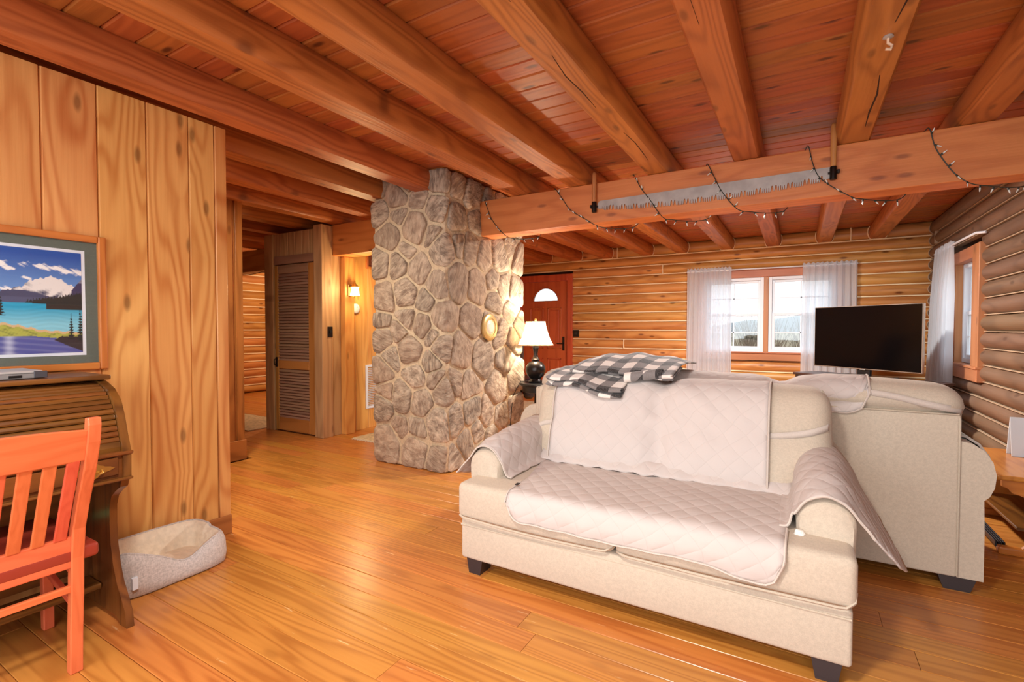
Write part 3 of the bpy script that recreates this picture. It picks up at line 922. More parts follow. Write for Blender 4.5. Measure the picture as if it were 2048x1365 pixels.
struct('trim_5', MB().box(-1.39, 0.53, Y_FAR - .05, Y_FAR + .05, 0.795, 0.905, b=.004), W_trim('x'))
struct('trim_6', MB().box(-0.462, -0.398, Y_FAR - .04, Y_FAR + .1, 0.92, 2.045, b=.003), W_trim('z'))
struct('trim_7', MB().box(-1.39, -1.29, Y_FAR - .05, Y_FAR + .06, 0.905, 2.045, b=.003).box(.44, .53, Y_FAR - .05, Y_FAR + .06, .905, 2.045, b=.003), W_trim('z'))
struct('trim_8', MB().box(-1.40, 0.54, Y_FAR - .075, Y_FAR + .03, 0.903, 0.922, b=.003), W_trim('x'))
window('window_3', 6.32, 6.985, 0.915, 1.955, 'y', X_RIGHT + 0.03, 1, 'white window in the brown log wall seen from the side')
struct('trim_9', MB().box(X_RIGHT - .055, X_RIGHT + .02, 6.09, 6.30, 0.91, 2.075, b=.004), W_trim('z'))
struct('trim_10', MB().box(X_RIGHT - .055, X_RIGHT + .02, 7.0, 7.16, 0.91, 2.075, b=.004), W_trim('z'))
struct('trim_11', MB().box(X_RIGHT - .06, X_RIGHT + .02, 6.08, 7.17, 0.77, 0.89, b=.004), W_trim('y'))
struct('trim_12', MB().box(X_RIGHT - .07, X_RIGHT + .16, 6.08, 7.17, 0.89, 0.912, b=.003), W_trim('y'))
struct('trim_13', MB().box(X_RIGHT - .05, X_RIGHT + .16, 6.30, 7.0, 1.955, 2.075, b=.004), W_trim('y'))
struct('trim_14', MB().box(X_RIGHT - .03, X_RIGHT + .16, 6.985, 7.002, 0.912, 1.955), W_trim('z'))
struct('trim_15', MB().box(X_RIGHT - .03, X_RIGHT + .16, 6.298, 6.32, 0.912, 1.955), W_trim('z'))

# ---- outdoors
M_field = plain('dry_grass', srgb(112, 104, 78), 0.95, noise=0.35, nscale=0.6)
tag(MB().box(-300, 300, Y_FAR + .3, 700, -1.6, -1.5).build('field', M_field), kind='structure')
tag(MB().box(X_RIGHT + .3, 300, -60, Y_FAR + .3, -1.6, -1.5).build('side_field', M_field), kind='structure')
hill = MB()
def hz(u, v):
    x = -260 + 640 * u
    hgt = 12 + 4 * sin(x * 0.013) + 3.5 * sin(x * 0.031 + 1) + 1.2 * sin(x * .11)
    return (x, 430 + 60 * v + 20 * sin(x * .02), -1.6 + (hgt) * sin(pi * min(1, v * 1.0) * .5))
hill.grid(hz, 80, 4)
tag(hill.build('wooded_hills', plain('far_wood', srgb(104, 113, 118), 1.0, noise=0.12, nscale=.2), smooth=180), kind='structure')
M_twig = plain('bare_twig', srgb(96, 86, 72), 0.95)
def shrub_mesh(seed):
    r = random.Random(seed)
    mb = MB()
    for k in range(190):
        a = r.uniform(0, 2 * pi); lean = r.uniform(0.0, 0.5); L_ = r.uniform(1.2, 3.3)
        p = Vector((r.uniform(-.3, .3), r.uniform(-.3, .3), r.uniform(0, .5)))
        pts = [p]
        d = Vector((cos(a) * lean, sin(a) * lean, 1)).normalized()
        for q in range(3):
            d = (d + Vector((r.uniform(-.3, .3), r.uniform(-.3, .3), r.uniform(-.1, .2)))).normalized()
            pts.append(pts[-1] + d * L_ / 3)
        mb.tube(pts, [.022, .016, .011, .005], 3, caps=False)
    return mb
protos = [shrub_mesh(s) for s in (1, 2, 3)]
firsts = [None] * 3
rr = random.Random(8)
for k in range(18):
    x = -10 + 1.5 * k + rr.uniform(-.3, .3); yv = 26 + (k % 3) * 3.6 + rr.uniform(-.4, .4)
    t = k % 3
    if firsts[t] is None: firsts[t] = o = protos[t].build('bare_shrub', M_twig)
    else: o = dup(firsts[t], None)
    o.location = (x, yv, -1.5); o.rotation_euler = (0, 0, rr.uniform(0, 6))
    s_ = rr.uniform(.85, 1.15); o.scale = (s_ * .9, s_ * .9, s_)
    tag(o, 'leafless brown shrub growing in the field outside the far windows', 'shrub', 'bare shrubs outside the windows')
# ------------------------------------------------------------------ seating
def lerp(a, b, t): return a + (b - a) * t
def interp(tab, x):
    if x <= tab[0][0]: return tab[0][1]
    for (a, va), (b, vb) in zip(tab[:-1], tab[1:]):
        if x <= b:
            t = (x - a) / (b - a)
            t = t * t * (3 - 2 * t)
            return va + (vb - va) * t
    return tab[-1][1]
def catmull(pts, n):
    out = []
    P = [pts[0]] + list(pts) + [pts[-1]]
    segs = len(pts) - 1
    for k in range(n + 1):
        t = k / n * segs
        i = min(int(t), segs - 1); f = t - i
        p0, p1, p2, p3 = (Vector(P[i + q]) for q in range(4))
        out.append(0.5 * ((2 * p1) + (p2 - p0) * f + (2 * p0 - 5 * p1 + 4 * p2 - p3) * f * f + (3 * p1 - p0 - 3 * p2 + p3) * f ** 3))
    return out
def wob(x, y, s=1.0):
    return (sin(x * 23.1 + 1.7 * sin(y * 9)) * sin(y * 17.3 + 2.1 * sin(x * 7)) + 0.5 * sin(x * 51 + y * 37)) * s

def arm_mesh(x0, x1, y0, y1, zb, top, lean=0.0, nose=0.02):
    mb = MB()
    xm, hw = (x0 + x1) / 2, (x1 - x0) / 2
    def prof(zt):
        pts = [(x0, zb), (x0 - .0, lerp(zb, zt, .45))]
        for k in range(9):
            a = pi - pi * k / 8
            pts.append((xm + hw * cos(a) * 1.04, zt - hw * .85 + hw * .85 * sin(a)))
        pts += [(x1, lerp(zb, zt, .45)), (x1, zb)]
        return pts
    ys = [y0, y0 + nose * .3, y0 + nose] + [lerp(y0 + nose, y1, k / 6) for k in range(1, 7)]
    rows = []
    for i, yv in enumerate(ys):
        sc_ = (0.86, 0.96, 1.0)[i] if i < 3 else 1.0
        pr = prof(top(yv))
        cz = (zb + top(yv)) / 2
        rows.append([(xm + (x - xm) * sc_, yv, cz + (z - cz) * (sc_ if z > cz else 1)) for x, z in pr])
    n = len(rows[0])
    for r_ in rows: mb.v += r_
    for i in range(len(rows) - 1):
        for k in range(n - 1):
            a = i * n + k
            mb.f.append((a, a + 1, a + n + 1, a + n))
    mb.f.append(tuple(range(n - 1, -1, -1)))
    mb.f.append(tuple((len(rows) - 1) * n + k for k in range(n)))
    return mb

def sheet(mb, rows, uvs=None):
    nu = len(rows[0]) - 1
    base = len(mb.v)
    for j, r_ in enumerate(rows):
        for i, p in enumerate(r_):
            if uvs: mb.uv[len(mb.v)] = uvs[j][i]
            mb.v.append(tuple(p))
    for j in range(len(rows) - 1):
        for i in range(nu):
            q = base + j * (nu + 1) + i
            mb.f.append((q, q + 1, q + nu + 2, q + nu + 1))
    return mb
def arc_uv(rows):
    uvs = []
    for j, r_ in enumerate(rows):
        line = []
        for i, p in enumerate(r_):
            if i == 0: u = Vector(p)[0] * 1.0
            else: u = line[-1][0] + (Vector(p) - Vector(r_[i - 1])).length
            v = 0 if j == 0 else uvs[j - 1][i][1] + (Vector(p) - Vector(rows[j - 1][i])).length
            line.append((u, v))
        uvs.append(line)
    return uvs
def smooth_rows(rows, it=2, w=0.5):
    for _ in range(it):
        new = [list(r_) for r_ in rows]
        for j in range(1, len(rows) - 1):
            for i in range(1, len(rows[0]) - 1):
                a = (Vector(rows[j-1][i]) + Vector(rows[j+1][i]) + Vector(rows[j][i-1]) + Vector(rows[j][i+1])) / 4
                new[j][i] = Vector(rows[j][i]).lerp(a, w)
        rows = new
    return rows
def thicken(o, t=0.008, off=1.0):
    md = o.modifiers.new('thickness', 'SOLIDIFY'); md.thickness = t; md.offset = off
    return o

# ---- loveseat facing the camera
LSX0, LSX1, LSM = -1.525, 0.188, -0.683
ls = thing('loveseat', 'oatmeal fabric loveseat facing the room under a quilted cover', 'sofa', ((LSX0 + LSX1) / 2, 2.55, 0))
base = MB().rbox(((LSX0 + LSX1) / 2, 2.545, .18), ((LSX1 - LSX0) / 2 - .012, .49, .105), .016, puff=(0, .012, 0), nm=(8, 4, 2))
base.build('base', M_sofa, ls, smooth=50)
MB().tube([(LSX0 + .016, 2.052, .252), (LSX1 - .016, 2.052, .252)], .004, 6).build('base_seam', M_piping, ls, smooth=60)
lg = MB(); lg.prism([(-.05, .09), (.05, .09), (.034, 0), (-.034, 0)], 'y', -.05, .05)
leg0 = None
for lx, ly in ((-1.435, 2.115), (0.10, 2.115), (-1.435, 2.96), (0.10, 2.96)):
    if leg0 is None:
        leg0 = lg.build('leg', M_leg, ls, world=False)
        l = leg0
    else: l = dup(leg0, ls)
    l.location = (lx - ls.location.x, ly - ls.location.y, 0)
body = MB()
def seat_fn(w, o):
    # the front edge rolls over and sags a little
    return (w.x, w.y, w.z - 0.006 * max(0, sin((w.x - LSX0) * 3.6)))
for a, b in ((LSX0, LSM - .002), (LSM + .002, LSX1)):
    c = MB().rbox(((a + b) / 2, 2.38, .382), ((b - a) / 2, .345, .092), .032, puff=(0, .01, .018), nm=(8, 6, 3), fn=seat_fn)
    c.build('seat_cushion', M_sofa, ls, smooth=60)
    body.add(c.v, c.f)
    pp = [(a + .004, 2.30, .300), (a + .004, 2.08, .300), (a + .012, 2.047, .301), (a + .04, 2.031, .299)] + [(lerp(a + .06, b - .06, k / 8), 2.029 - .006 * sin(pi * k / 8), .298 - .006 * max(0, sin((lerp(a, b, k / 8) - LSX0) * 3.6))) for k in range(9)] + [(b - .035, 2.031, .30), (b - .008, 2.048, .318), (b - .004, 2.07, .345)]
    MB().tube(pp, .0058, 6).build('piping', M_piping, ls, smooth=60)
armtop = lambda yv: interp([(2.18, .615), (2.35, .655), (2.7, .69), (3.1, .70)], yv)
arms = MB()
for a, b in ((-1.55, -1.36), (0.0, 0.195)):
    am = arm_mesh(a, b, 2.185, 3.03, .29, armtop, nose=.05)
    am.build('arm', M_sofa, ls, smooth=50)
    arms.add(am.v, am.f)
MB().rbox((-.68, 2.95, .50), (.80, .095, .40), .03, nm=(8, 2, 6)).build('back_frame', M_sofa, ls, smooth=50)
back = MB()
def back_fn(w, o):
    t = (w.z - .46) / .5
    pinch = -0.020 * exp(-((w.z - .745) / .045) ** 2) if o.y < 0 else 0
    return (w.x, w.y + 0.14 * t - pinch, w.z - 0.03 * max(0, -(w.x + 1.2)) * 4 * max(0, t) )
for a, b in ((-1.425, -0.665), (-0.657, 0.135)):
    c = MB().rbox(((a + b) / 2, 2.76, .71), ((b - a) / 2, .125, .262), .085, puff=(.012, .03, .012), nm=(8, 4, 10), fn=back_fn)
    c.build('back_cushion', M_sofa, ls, smooth=70)
    back.add(c.v, c.f)
# welt down the right side of the back
MB().tube([(0.128, 2.735 + .14 * (z - .46) / .5, z) for z in (.52, .6, .68, .74)], .006, 6).build('piping', M_piping, ls, smooth=60)
MB().tube([(0.128, 2.735 + .14 * (z - .46) / .5 , z) for z in (.76, .82, .88, .92)] + [(0.10, 2.87, .962)], .006, 6).build('piping', M_piping, ls, smooth=60)

body_b, back_b = body.bvh(), back.bvh()
cover = thing('slipcover', 'pale quilted slipcover spread over the loveseat seat, back and arms', 'slipcover', (-.66, 2.4, .47))
# seat and front drop
ZB = [(-1.215, .362), (-1.13, .347), (-.715, .345), (-.36, .352), (-.10, .322), (-.035, .33)]
rows = []
NV, NU = 34, 44
for j in range(NV + 1):
    v = j / NV
    row = []
    for i in range(NU + 1):
        u = i / NU
        xl = lerp(-1.33, -1.215, min(1, v * 2.2)); xr = lerp(-.02, -.04, v)
        x = lerp(xl, xr, u)
        zb_ = interp(ZB, x)
        R = .075
        dx = min(x - xl, xr - x)
        if dx < R: zb_ += R - sqrt(max(0, R * R - (R - dx) ** 2))
        if v < .62:
            yv = lerp(2.70, 2.075, v / .62)
            hit = body_b.ray_cast(Vector((x, yv, 1.2)), Vector((0, 0, -1)))[0]
            z = (hit.z if hit else .475) + .010
            if abs(x - LSM) < .06: z = max(z, .487)
        else:
            t = (v - .62) / .38
            if t < .3:
                a = t / .3 * pi / 2
                yv = 2.075 - .062 * sin(a); z = .486 - .055 * (1 - cos(a))
            else:
                tt = (t - .3) / .7
                yv = 2.013 - .006 * sin(pi * tt) + .004 * sin(x * 40) * tt; z = lerp(.431, zb_, tt)
        w_ = wob(x * .7, yv * .9 + z, .0022)
        row.append(Vector((x, yv - (w_ if v > .62 else 0), z + (w_ if v <= .7 else 0))))
    rows.append(row)
rows = smooth_rows(rows, 1)
# tuck at the meeting of the two seat cushions
thicken(sheet(MB(), rows, arc_uv(rows)).build('seat_panel', M_quilt, cover, smooth=180), .007)
edge = [r_[0] for r_ in rows[18:]] + rows[-1][1:] + [r_[-1] for r_ in reversed(rows[18:-1])]
MB().tube([p + Vector((0, -.003, 0)) for p in edge], .0045, 5).build('binding', M_strap, cover, smooth=60)
# back panel, wrapped round the back cushions
rows = []
NU, NV = 48, 40
for j in range(NV + 1):
    v = j / NV
    ph = radians(lerp(-47, 112, v))
    row = []
    for i in range(NU + 1):
        u = i / NU
        x = lerp(-1.285, -.122, u)
        c0 = Vector((x, 2.93, .715))
        o_ = Vector((0, -cos(ph), sin(ph)))
        hit = back_b.ray_cast(c0 + o_ * .9, -o_)[0]
        p = hit if hit else c0 + o_ * .26
        if p.y < c0.y and (p - c0).length < .16: p = c0 + o_ * .24
        row.append(p + o_ * .010)
    rows.append(row)
rows = smooth_rows(rows, 5, .6)
for j, r_ in enumerate(rows):
    for i, p in enumerate(r_):
        x, z = p[0], p[2]
        cr = .009 * exp(-((x + .655 + .18 * (z - .75)) / .03) ** 2) * (1 if z > .6 else .4)      # crease between the cushions
        dg = .005 * sin((x * .9 + z * 1.25) * 34) * exp(-((x + .55) / .25) ** 2) * exp(-((z - .78) / .2) ** 2)
        r_[i] = Vector(p) + Vector((0, cr - .015 + wob(x, z, .002) + dg, wob(x, p[1], .0015)))
thicken(sheet(MB(), rows, arc_uv(rows)).build('back_panel', M_quilt, cover, smooth=180), .007, -1.0)
edge = [r_[0] for r_ in rows[1:]]
MB().tube([p + Vector((0, -.008, .0)) for p in edge], .0045, 5).build('binding', M_strap, cover, smooth=60)
edge = [r_[-1] for r_ in rows[1:]]
MB().tube([p + Vector((0, -.008, .0)) for p in edge], .0045, 5).build('binding', M_strap, cover, smooth=60)
# bunched strip where the seat meets the back
rows = []
for j in range(9):
    t = j / 8
    rows.append([Vector((x, 2.70 - .11 * t + .008 * sin(x * 38), .555 - .062 * t + .014 * sin(pi * t) + .005 * sin(x * 61 + t * 4))) for x in [lerp(-1.33, -.02, i / 60) for i in range(61)]])
thicken(sheet(MB(), rows, arc_uv(rows)).build('tuck_fold', M_quilt, cover, smooth=180), .006)
# arm flaps
def flap(name, secs, ny=26, nv=30):
    # secs: list of (y, [(x, z)...]) cross sections, front to back
    rows = []
    for k in range(ny + 1):
        t = k / ny * (len(secs) - 1)
        i = min(int(t), len(secs) - 2); f = t - i; f = f * f * (3 - 2 * f) if False else f
        A = catmull([(x, 0, z) for x, z in secs[i][1]], nv); B = catmull([(x, 0, z) for x, z in secs[i + 1][1]], nv)
        yv = lerp(secs[i][0], secs[i + 1][0], f)
        yA = secs[i][2] if len(secs[i]) > 2 else None
        row = []
        for q in range(nv + 1):
            p = A[q].lerp(B[q], f)
            bow = (secs[i][2][0] * (1 - f) + secs[i + 1][2][0] * f) * (q / nv - .5) * 2 if yA else 0
            p.y = yv + bow + wob(p.x * 1.5, p.z * 1.5 + yv, .002)
            p.z += wob(yv * 1.3, p.x * 2, .0025); p.x += wob(yv * 1.2, p.z * 1.4, .0025)
            row.append(p)
        rows.append(row)
    o = thicken(sheet(MB(), rows, arc_uv(rows)).build('arm_flap', M_quilt, cover, smooth=180), .007, 0)
    MB().tube(rows[0], .0045, 5).build('binding', M_strap, cover, smooth=60)
    return o
def left_sec(yv, out):
    t = armtop(yv) + .014
    return [(-1.29, .492), (-1.325, .500), (-1.345, .545), (-1.358, t - .065), (-1.40, t - .012), (-1.455, t + .004), (-1.51, t - .012), (-1.562, t - .075)] + out
flap('left', [(2.195, left_sec(2.195, [(-1.60, .515), (-1.648, .470)])), (2.30, left_sec(2.30, [(-1.595, .50), (-1.63, .44)])), (2.5, left_sec(2.5, [(-1.59, .50), (-1.60, .42)])), (2.82, left_sec(2.82, [(-1.585, .52), (-1.59, .44)]))])
def right_sec(yv, out, dz=0):
    t = armtop(yv) + .014 + dz
    return [(-.06, .495), (-.03, .503), (-.014, .55), (-.003, t - .075), (.035, t - .018), (.095, t + .004), (.155, t - .012), (.203, t - .07)] + out
flap('right', [(2.18, right_sec(2.18, [(.225, .535), (.245, .505)])), (2.24, right_sec(2.24, [(.262, .50), (.325, .40)])), (2.36, right_sec(2.36, [(.285, .47), (.372, .335)])), (2.50, right_sec(2.50, [(.285, .48), (.368, .335)])), (2.62, right_sec(2.62, [(.25, .54), (.315, .44)])), (2.85, right_sec(2.85, [(.225, .60), (.25, .53)]))])
# frayed white tie at the right corner
rows_t = [(.012 + .012 * cos(k * 1.1), 2.165 + .006 * sin(k * 1.7), .478 + .014 * sin(k * .9)) for k in range(12)]
MB().tube(rows_t, .009, 6).build('tie_knot', plain('white_fluff', srgb(244, 236, 226), .95), cover, smooth=60)
# straps across the bare ends of the back
for pts in ([(-1.285, .70), (-1.33, .695), (-1.38, .675), (-1.42, .64)], [(-.122, .742), (-.05, .752), (.03, .768), (.10, .79), (.128, .80)]):
    cs = catmull([(x, 0, z) for x, z in pts], 14)
    r0, r1 = [], []
    for p in cs:
        hit = back_b.ray_cast(Vector((p.x, 1.6, p.z)), Vector((0, 1, 0)))[0]
        yv = (hit.y if hit else 2.86) - .006
        r0.append(Vector((p.x, yv, p.z - .016))); r1.append(Vector((p.x, yv, p.z + .016)))
    thicken(sheet(MB(), [r0, r1]).build('strap', M_strap, cover, smooth=180), .003, 0)
MB().box(-1.205, -1.19, 2.085, 2.112, .497, .501).build('cloth_tag', M_black, cover)

# ---- sofa behind, turned to the far windows
s2 = thing('sofa', 'long oatmeal fabric sofa seen from behind, facing the windows', 'sofa', (-.45, 3.55, 0))
SX0, SX1 = -1.62, .672
MB().rbox(((SX0 + SX1) / 2, 3.15, .462), ((SX1 - SX0) / 2, .05, .395), .012, puff=(0, .006, 0), nm=(8, 2, 6)).build('back_panel', M_sofa, s2, smooth=50)
MB().rbox(((SX0 + SX1) / 2, 3.62, .19), ((SX1 - SX0) / 2, .46, .12), .02, nm=(6, 4, 2)).build('base', M_sofa, s2, smooth=50)
AP = [(.672, .066), (.770, .066), (.770, .30), (.766, .455), (.785, .475), (.802, .52), (.808, .58), (.795, .64), (.765, .69), (.72, .722), (.672, .73)]
for mir in (False, True):
    poly = AP if not mir else [(SX0 + SX1 - x, z) for x, z in AP]
    am = MB().prism(poly, 'y', 3.112, 4.05)
    am.build('arm', M_sofa, s2, smooth=50)
MB().tube([(.672, 3.103, .075), (.672, 3.103, .4), (.672, 3.103, .83), (.668, 3.105, .853)], .005, 6).build('piping', M_piping, s2, smooth=60)
MB().tube([(.668, 3.10, .857), (.3, 3.10, .857), (-.3, 3.10, .857), (-1.6, 3.10, .857)], .005, 6).build('piping', M_piping, s2, smooth=60)
back2 = MB()
def b2_fn(w, o):
    t = max(0, min(1, (w.z - .84) / .06)); t = t * t * (3 - 2 * t)
    return (w.x, w.y - .062 * t, w.z + .010 * sin(w.x * 5.1) * (1 if o.z > 0 else 0))
for a, b in ((-1.60, -.85), (-.845, -.085), (-.08, .70)):
    c = MB().rbox(((a + b) / 2, 3.285, .785), ((b - a) / 2, .135, .205), .10, puff=(.01, .02, .012), nm=(8, 4, 8), fn=b2_fn)
    c.build('back_cushion', M_sofa, s2, smooth=70)
    back2.add(c.v, c.f)
for a, b in ((-1.50, -.78), (-.775, -.05), (-.045, .66)):
    MB().rbox(((a + b) / 2, 3.72, .40), ((b - a) / 2, .36, .09), .03, puff=(0, .01, .015), nm=(5, 5, 2)).build('seat_cushion', M_sofa, s2, smooth=60)
lg = MB(); lg.prism([(-.075, .075), (.075, .075), (.05, 0), (-.05, 0)], 'y', -.05, .05)
leg0 = None
for lx, ly in ((.675, 3.165), (-1.6, 3.165), (.675, 3.98), (-1.6, 3.98)):
    if leg0 is None: leg0 = l = lg.build('leg', M_leg, s2, world=False)
    else: l = dup(leg0, s2)
    l.location = (lx - s2.location.x, ly - s2.location.y, 0)
cover2 = thing('slipcover', 'pale quilted slipcover hanging over the back of the rear sofa', 'slipcover', (-.45, 3.2, .9))
pan = MB().box(SX0, SX1, 3.10, 3.2, .07, .857); back2.add(pan.v, pan.f)
b2 = back2.bvh()
rows = []
NU, NV = 56, 40
for j in range(NV + 1):
    v = j / NV
    row = []
    for i in range(NU + 1):
        x = lerp(-1.45, .315, i / NU)
        R = .11
        dx = .315 - x
        lift = R - sqrt(max(0, R * R - (R - dx) ** 2)) if dx < R else 0
        ph = radians(lerp(-8 + lift * 300, 125, v))
        c0 = Vector((x, 3.27, .85))
        o_ = Vector((0, -cos(ph), sin(ph)))
        hit = b2.ray_cast(c0 + o_ * .7, -o_)[0]
        row.append((hit if hit else c0 + o_ * .17) + o_ * .009)
    rows.append(row)
rows = smooth_rows(rows, 4, .6)
for r_ in rows:
    for i, p in enumerate(r_): r_[i] = Vector(p) + Vector((0, wob(p[0], p[2], .002), wob(p[0], p[1], .002) + .004))
thicken(sheet(MB(), rows, arc_uv(rows)).build('back_panel', M_quilt, cover2, smooth=180), .007, -1)
MB().tube([Vector(p) + Vector((0, -.005, 0)) for p in rows[0]] + [Vector(r_[-1]) + Vector((0, -.005, 0)) for r_ in rows[1:24]], .0045, 5).build('binding', M_strap, cover2, smooth=60)
r0, r1 = [], []
for p in catmull([(.31, 0, .945), (.42, 0, .93), (.53, 0, .905), (.63, 0, .885), (.69, 0, .872)], 16):
    hit = b2.ray_cast(Vector((p.x, 2.5, p.z)), Vector((0, 1, 0)))[0]
    yv = (hit.y if hit else 3.15) - .006
    r0.append(Vector((p.x, yv, p.z - .016))); r1.append(Vector((p.x, yv, p.z + .016)))
thicken(sheet(MB(), [r0, r1]).build('strap', M_strap, cover2, smooth=180), .003, 0)
# its arm piece, grey green
rows = []
for k in range(10):
    yv = lerp(3.22, 3.95, k / 9)
    rows.append([Vector((x, yv, z)) for x, z in ((.675, .742), (.72, .734), (.768, .702), (.803, .648), (.818, .585))])
thicken(sheet(MB(), rows, arc_uv(rows)).build('arm_panel', fabric('cover_lining', srgb(196, 200, 184), weave=300, var=.05), cover2, smooth=180), .006)
MB().tube(rows[0], .005, 5).build('binding', M_strap, cover2, smooth=60)

# ---- buffalo check throw
def plaid():
    m, nt, p, out = new_mat('buffalo_check')
    L = nt.links.new
    uv = nd(nt, 'ShaderNodeUVMap'); sep = nd(nt, 'ShaderNodeSeparateXYZ'); L(uv.outputs[0], sep.inputs[0])
    def stripe(s): return math_(nt, 'GREATER_THAN', math_(nt, 'FRACT', math_(nt, 'DIVIDE', s, .136)), .5)
    a, b = stripe(sep.outputs[0]), stripe(sep.outputs[1])
    tot = math_(nt, 'MULTIPLY', math_(nt, 'ADD', a, b), .5)
    tc = nd(nt, 'ShaderNodeTexCoord'); n = nd(nt, 'ShaderNodeTexNoise'); n.inputs['Scale'].default_value = 180; n.inputs['Detail'].default_value = 3
    L(tc.outputs['Object'], n.inputs['Vector'])
    c1 = mixc(nt, ramp(nt, tot, 0, .5), srgb(236, 226, 216), srgb(126, 119, 116))
    c2 = mixc(nt, ramp(nt, tot, .5, 1), c1, srgb(38, 33, 33))
    L(mixc(nt, math_(nt, 'MULTIPLY', math_(nt, 'SUBTRACT', n.outputs['Fac'], .4), .45, clamp=True), c2, srgb(190, 182, 176)), p.inputs['Base Color'])
    p.inputs['Roughness'].default_value = .95; p.inputs['Sheen Weight'].default_value = .3
    b_ = nd(nt, 'ShaderNodeBump'); b_.inputs['Strength'].default_value = .5; b_.inputs['Distance'].default_value = .004
    L(n.outputs['Fac'], b_.inputs['Height']); L(b_.outputs['Normal'], p.inputs['Normal'])
    return m
M_plaid = plaid()
thr = thing('throw_blanket', 'black and white buffalo check throw folded on top of the sofa backs', 'blanket', (-1.0, 2.95, .97))
def folded(x0, x1, yf, yb, zf, layers, g, nx=40, skew=.35, du=0.0):
    prof = []       # (distance behind the front edge 0..1 of depth, layer offset)
    prof += [(1 - k / 16, 0.0) for k in range(17)]
    for q in range(layers):
        z0_, z1_ = -g * q, -g * (q + 1)
        front = q % 2 == 0
        c_ = 0.0 if front else .34
        for k in range(1, 6):
            a = pi * k / 6
            prof.append((c_ + (-1 if front else 1) * .5 * g * sin(a) / .35, (z0_ + z1_) / 2 + .5 * g * cos(a)))
        rng_ = [.06, .14, .24, .34] if front else [.26, .16, .08, .02]
        prof += [(d, z1_) for d in rng_]
    rows = []
    for d, dz in prof:
        row = []
        for i in range(nx + 1):
            u = i / nx
            x = lerp(x0, x1, u)
            y0_ = yf(x); y1_ = yb(x)
            yv = y0_ + d * (y1_ - y0_)
            row.append(Vector((x + skew * (yv - y0_) * .3 + .006 * sin(dz * 300 + u * 7), yv, zf(x, yv, max(0, min(1, d))) + dz)))
        rows.append(row)
    uv = arc_uv(rows)
    uv = [[(a * 1.0 + b * .18 + du, b) for a, b in r_] for r_ in uv]
    thicken(sheet(MB(), rows, uv).build('folded_layer', M_plaid, thr, smooth=180), .009, 0)
# lower lobe at the left front
folded(-1.335, -.86, lambda x: 2.70 + .02 * sin(x * 14) - .05 * max(0, (x + 1.2)), lambda x: 3.02,
       lambda x, y_, d: 1.012 - .05 * max(0, x + 1.22) / .3 * (1 - d) + .010 * sin(x * 21) - .03 * (1 - d) ** 3 + .015 * d, 3, .017, du=.03)
# main dome
folded(-1.20, -.60, lambda x: 2.77 + .05 * sin((x + 1.2) * 5) - .03 * max(0, x + .85), lambda x: 3.30,
       lambda x, y_, d: 1.01 + .10 * sin(pi * min(1, .12 + .62 * d)) * (1 - .45 * ((x + .93) / .34) ** 2) - .02 * (1 - d) ** 3 + .006 * sin(x * 30 + d * 5), 2, .017, skew=.2)
# rolled front corner
rows = []
for i in range(17):
    u = i / 16
    rows.append([Vector((lerp(-.86, -.66, u) + .0, 2.80 - .05 * (1 - u) + (.034 - .0016 * k) * cos(k * .55) , .985 + .03 * u + (.034 - .0016 * k) * sin(k * .55))) for k in range(18)])
thicken(sheet(MB(), rows, [[(a * .5, b + .03) for a, b in r_] for r_ in arc_uv(rows)]).build('rolled_edge', M_plaid, thr, smooth=180), .007, 0)

# ------------------------------------------------------------------ television and its stand
tvr = math.atan2(-.79, .906)
tv = thing('television', 'large flat black television standing angled in the far right corner', 'television', (.617, 6.695, .73), tvr)
MB().box(-.60, .60, 0, .035, .085, .80, b=.004).build('bezel', plain('silver_bezel', srgb(176, 160, 146), .3, metal=.6), tv, world=False)
MB().box(-.591, .591, -.0025, .004, .097, .793).build('screen', plain('black_glass', srgb(5, 4, 5), .12, spec=.22), tv, world=False)
MB().box(-.45, .45, .035, .07, .2, .7, b=.01).build('back_case', M_black, tv, world=False)
MB().box(-.07, .07, .01, .05, .015, .12, b=.004).build('neck', M_black, tv, world=False)
MB().box(-.28, .28, -.10, .16, .0, .016, b=.004).build('foot', M_black, tv, world=False)
MB().box(-.03, .03, -.004, .0, .082, .090).build('badge', M_steel, tv, world=False)
con = thing('tv_console', 'dark wooden television console behind the rear sofa', 'console', (.617, 6.695, 0), tvr)
M_esp = wood('espresso', 'x', (72, 50, 40), (44, 30, 24), rough=.4, knots=0, rand=.0, rings=4, across=8)
MB().box(-.76, .74, -.16, .27, .70, .729, b=.004).build('top', M_esp, con, world=False)
for sx in (-.74, .70): MB().box(sx, sx + .02, -.14, .26, 0, .70).build('side_panel', M_esp, con, world=False)
MB().box(-.72, .70, .24, .255, .05, .70).build('back_panel', M_esp, con, world=False)
MB().box(-.72, .70, -.14, .24, .06, .08).build('bottom_shelf', M_esp, con, world=False)
MB().box(-.72, .70, -.13, .24, .38, .40).build('middle_shelf', M_esp, con, world=False)
for sx in (-.72, -.005):
    d_ = MB().box(sx + .003, sx + .71, -.155, -.138, .42, .69, b=.003).build('drawer_front', M_esp, con, world=False)
    MB().lathe([(.012, 0), (.014, -.012), (.008, -.02), (0, -.022)], (sx + .355, -.155, .555), 12, axis='y').build('knob', M_bronze, d_, world=False)

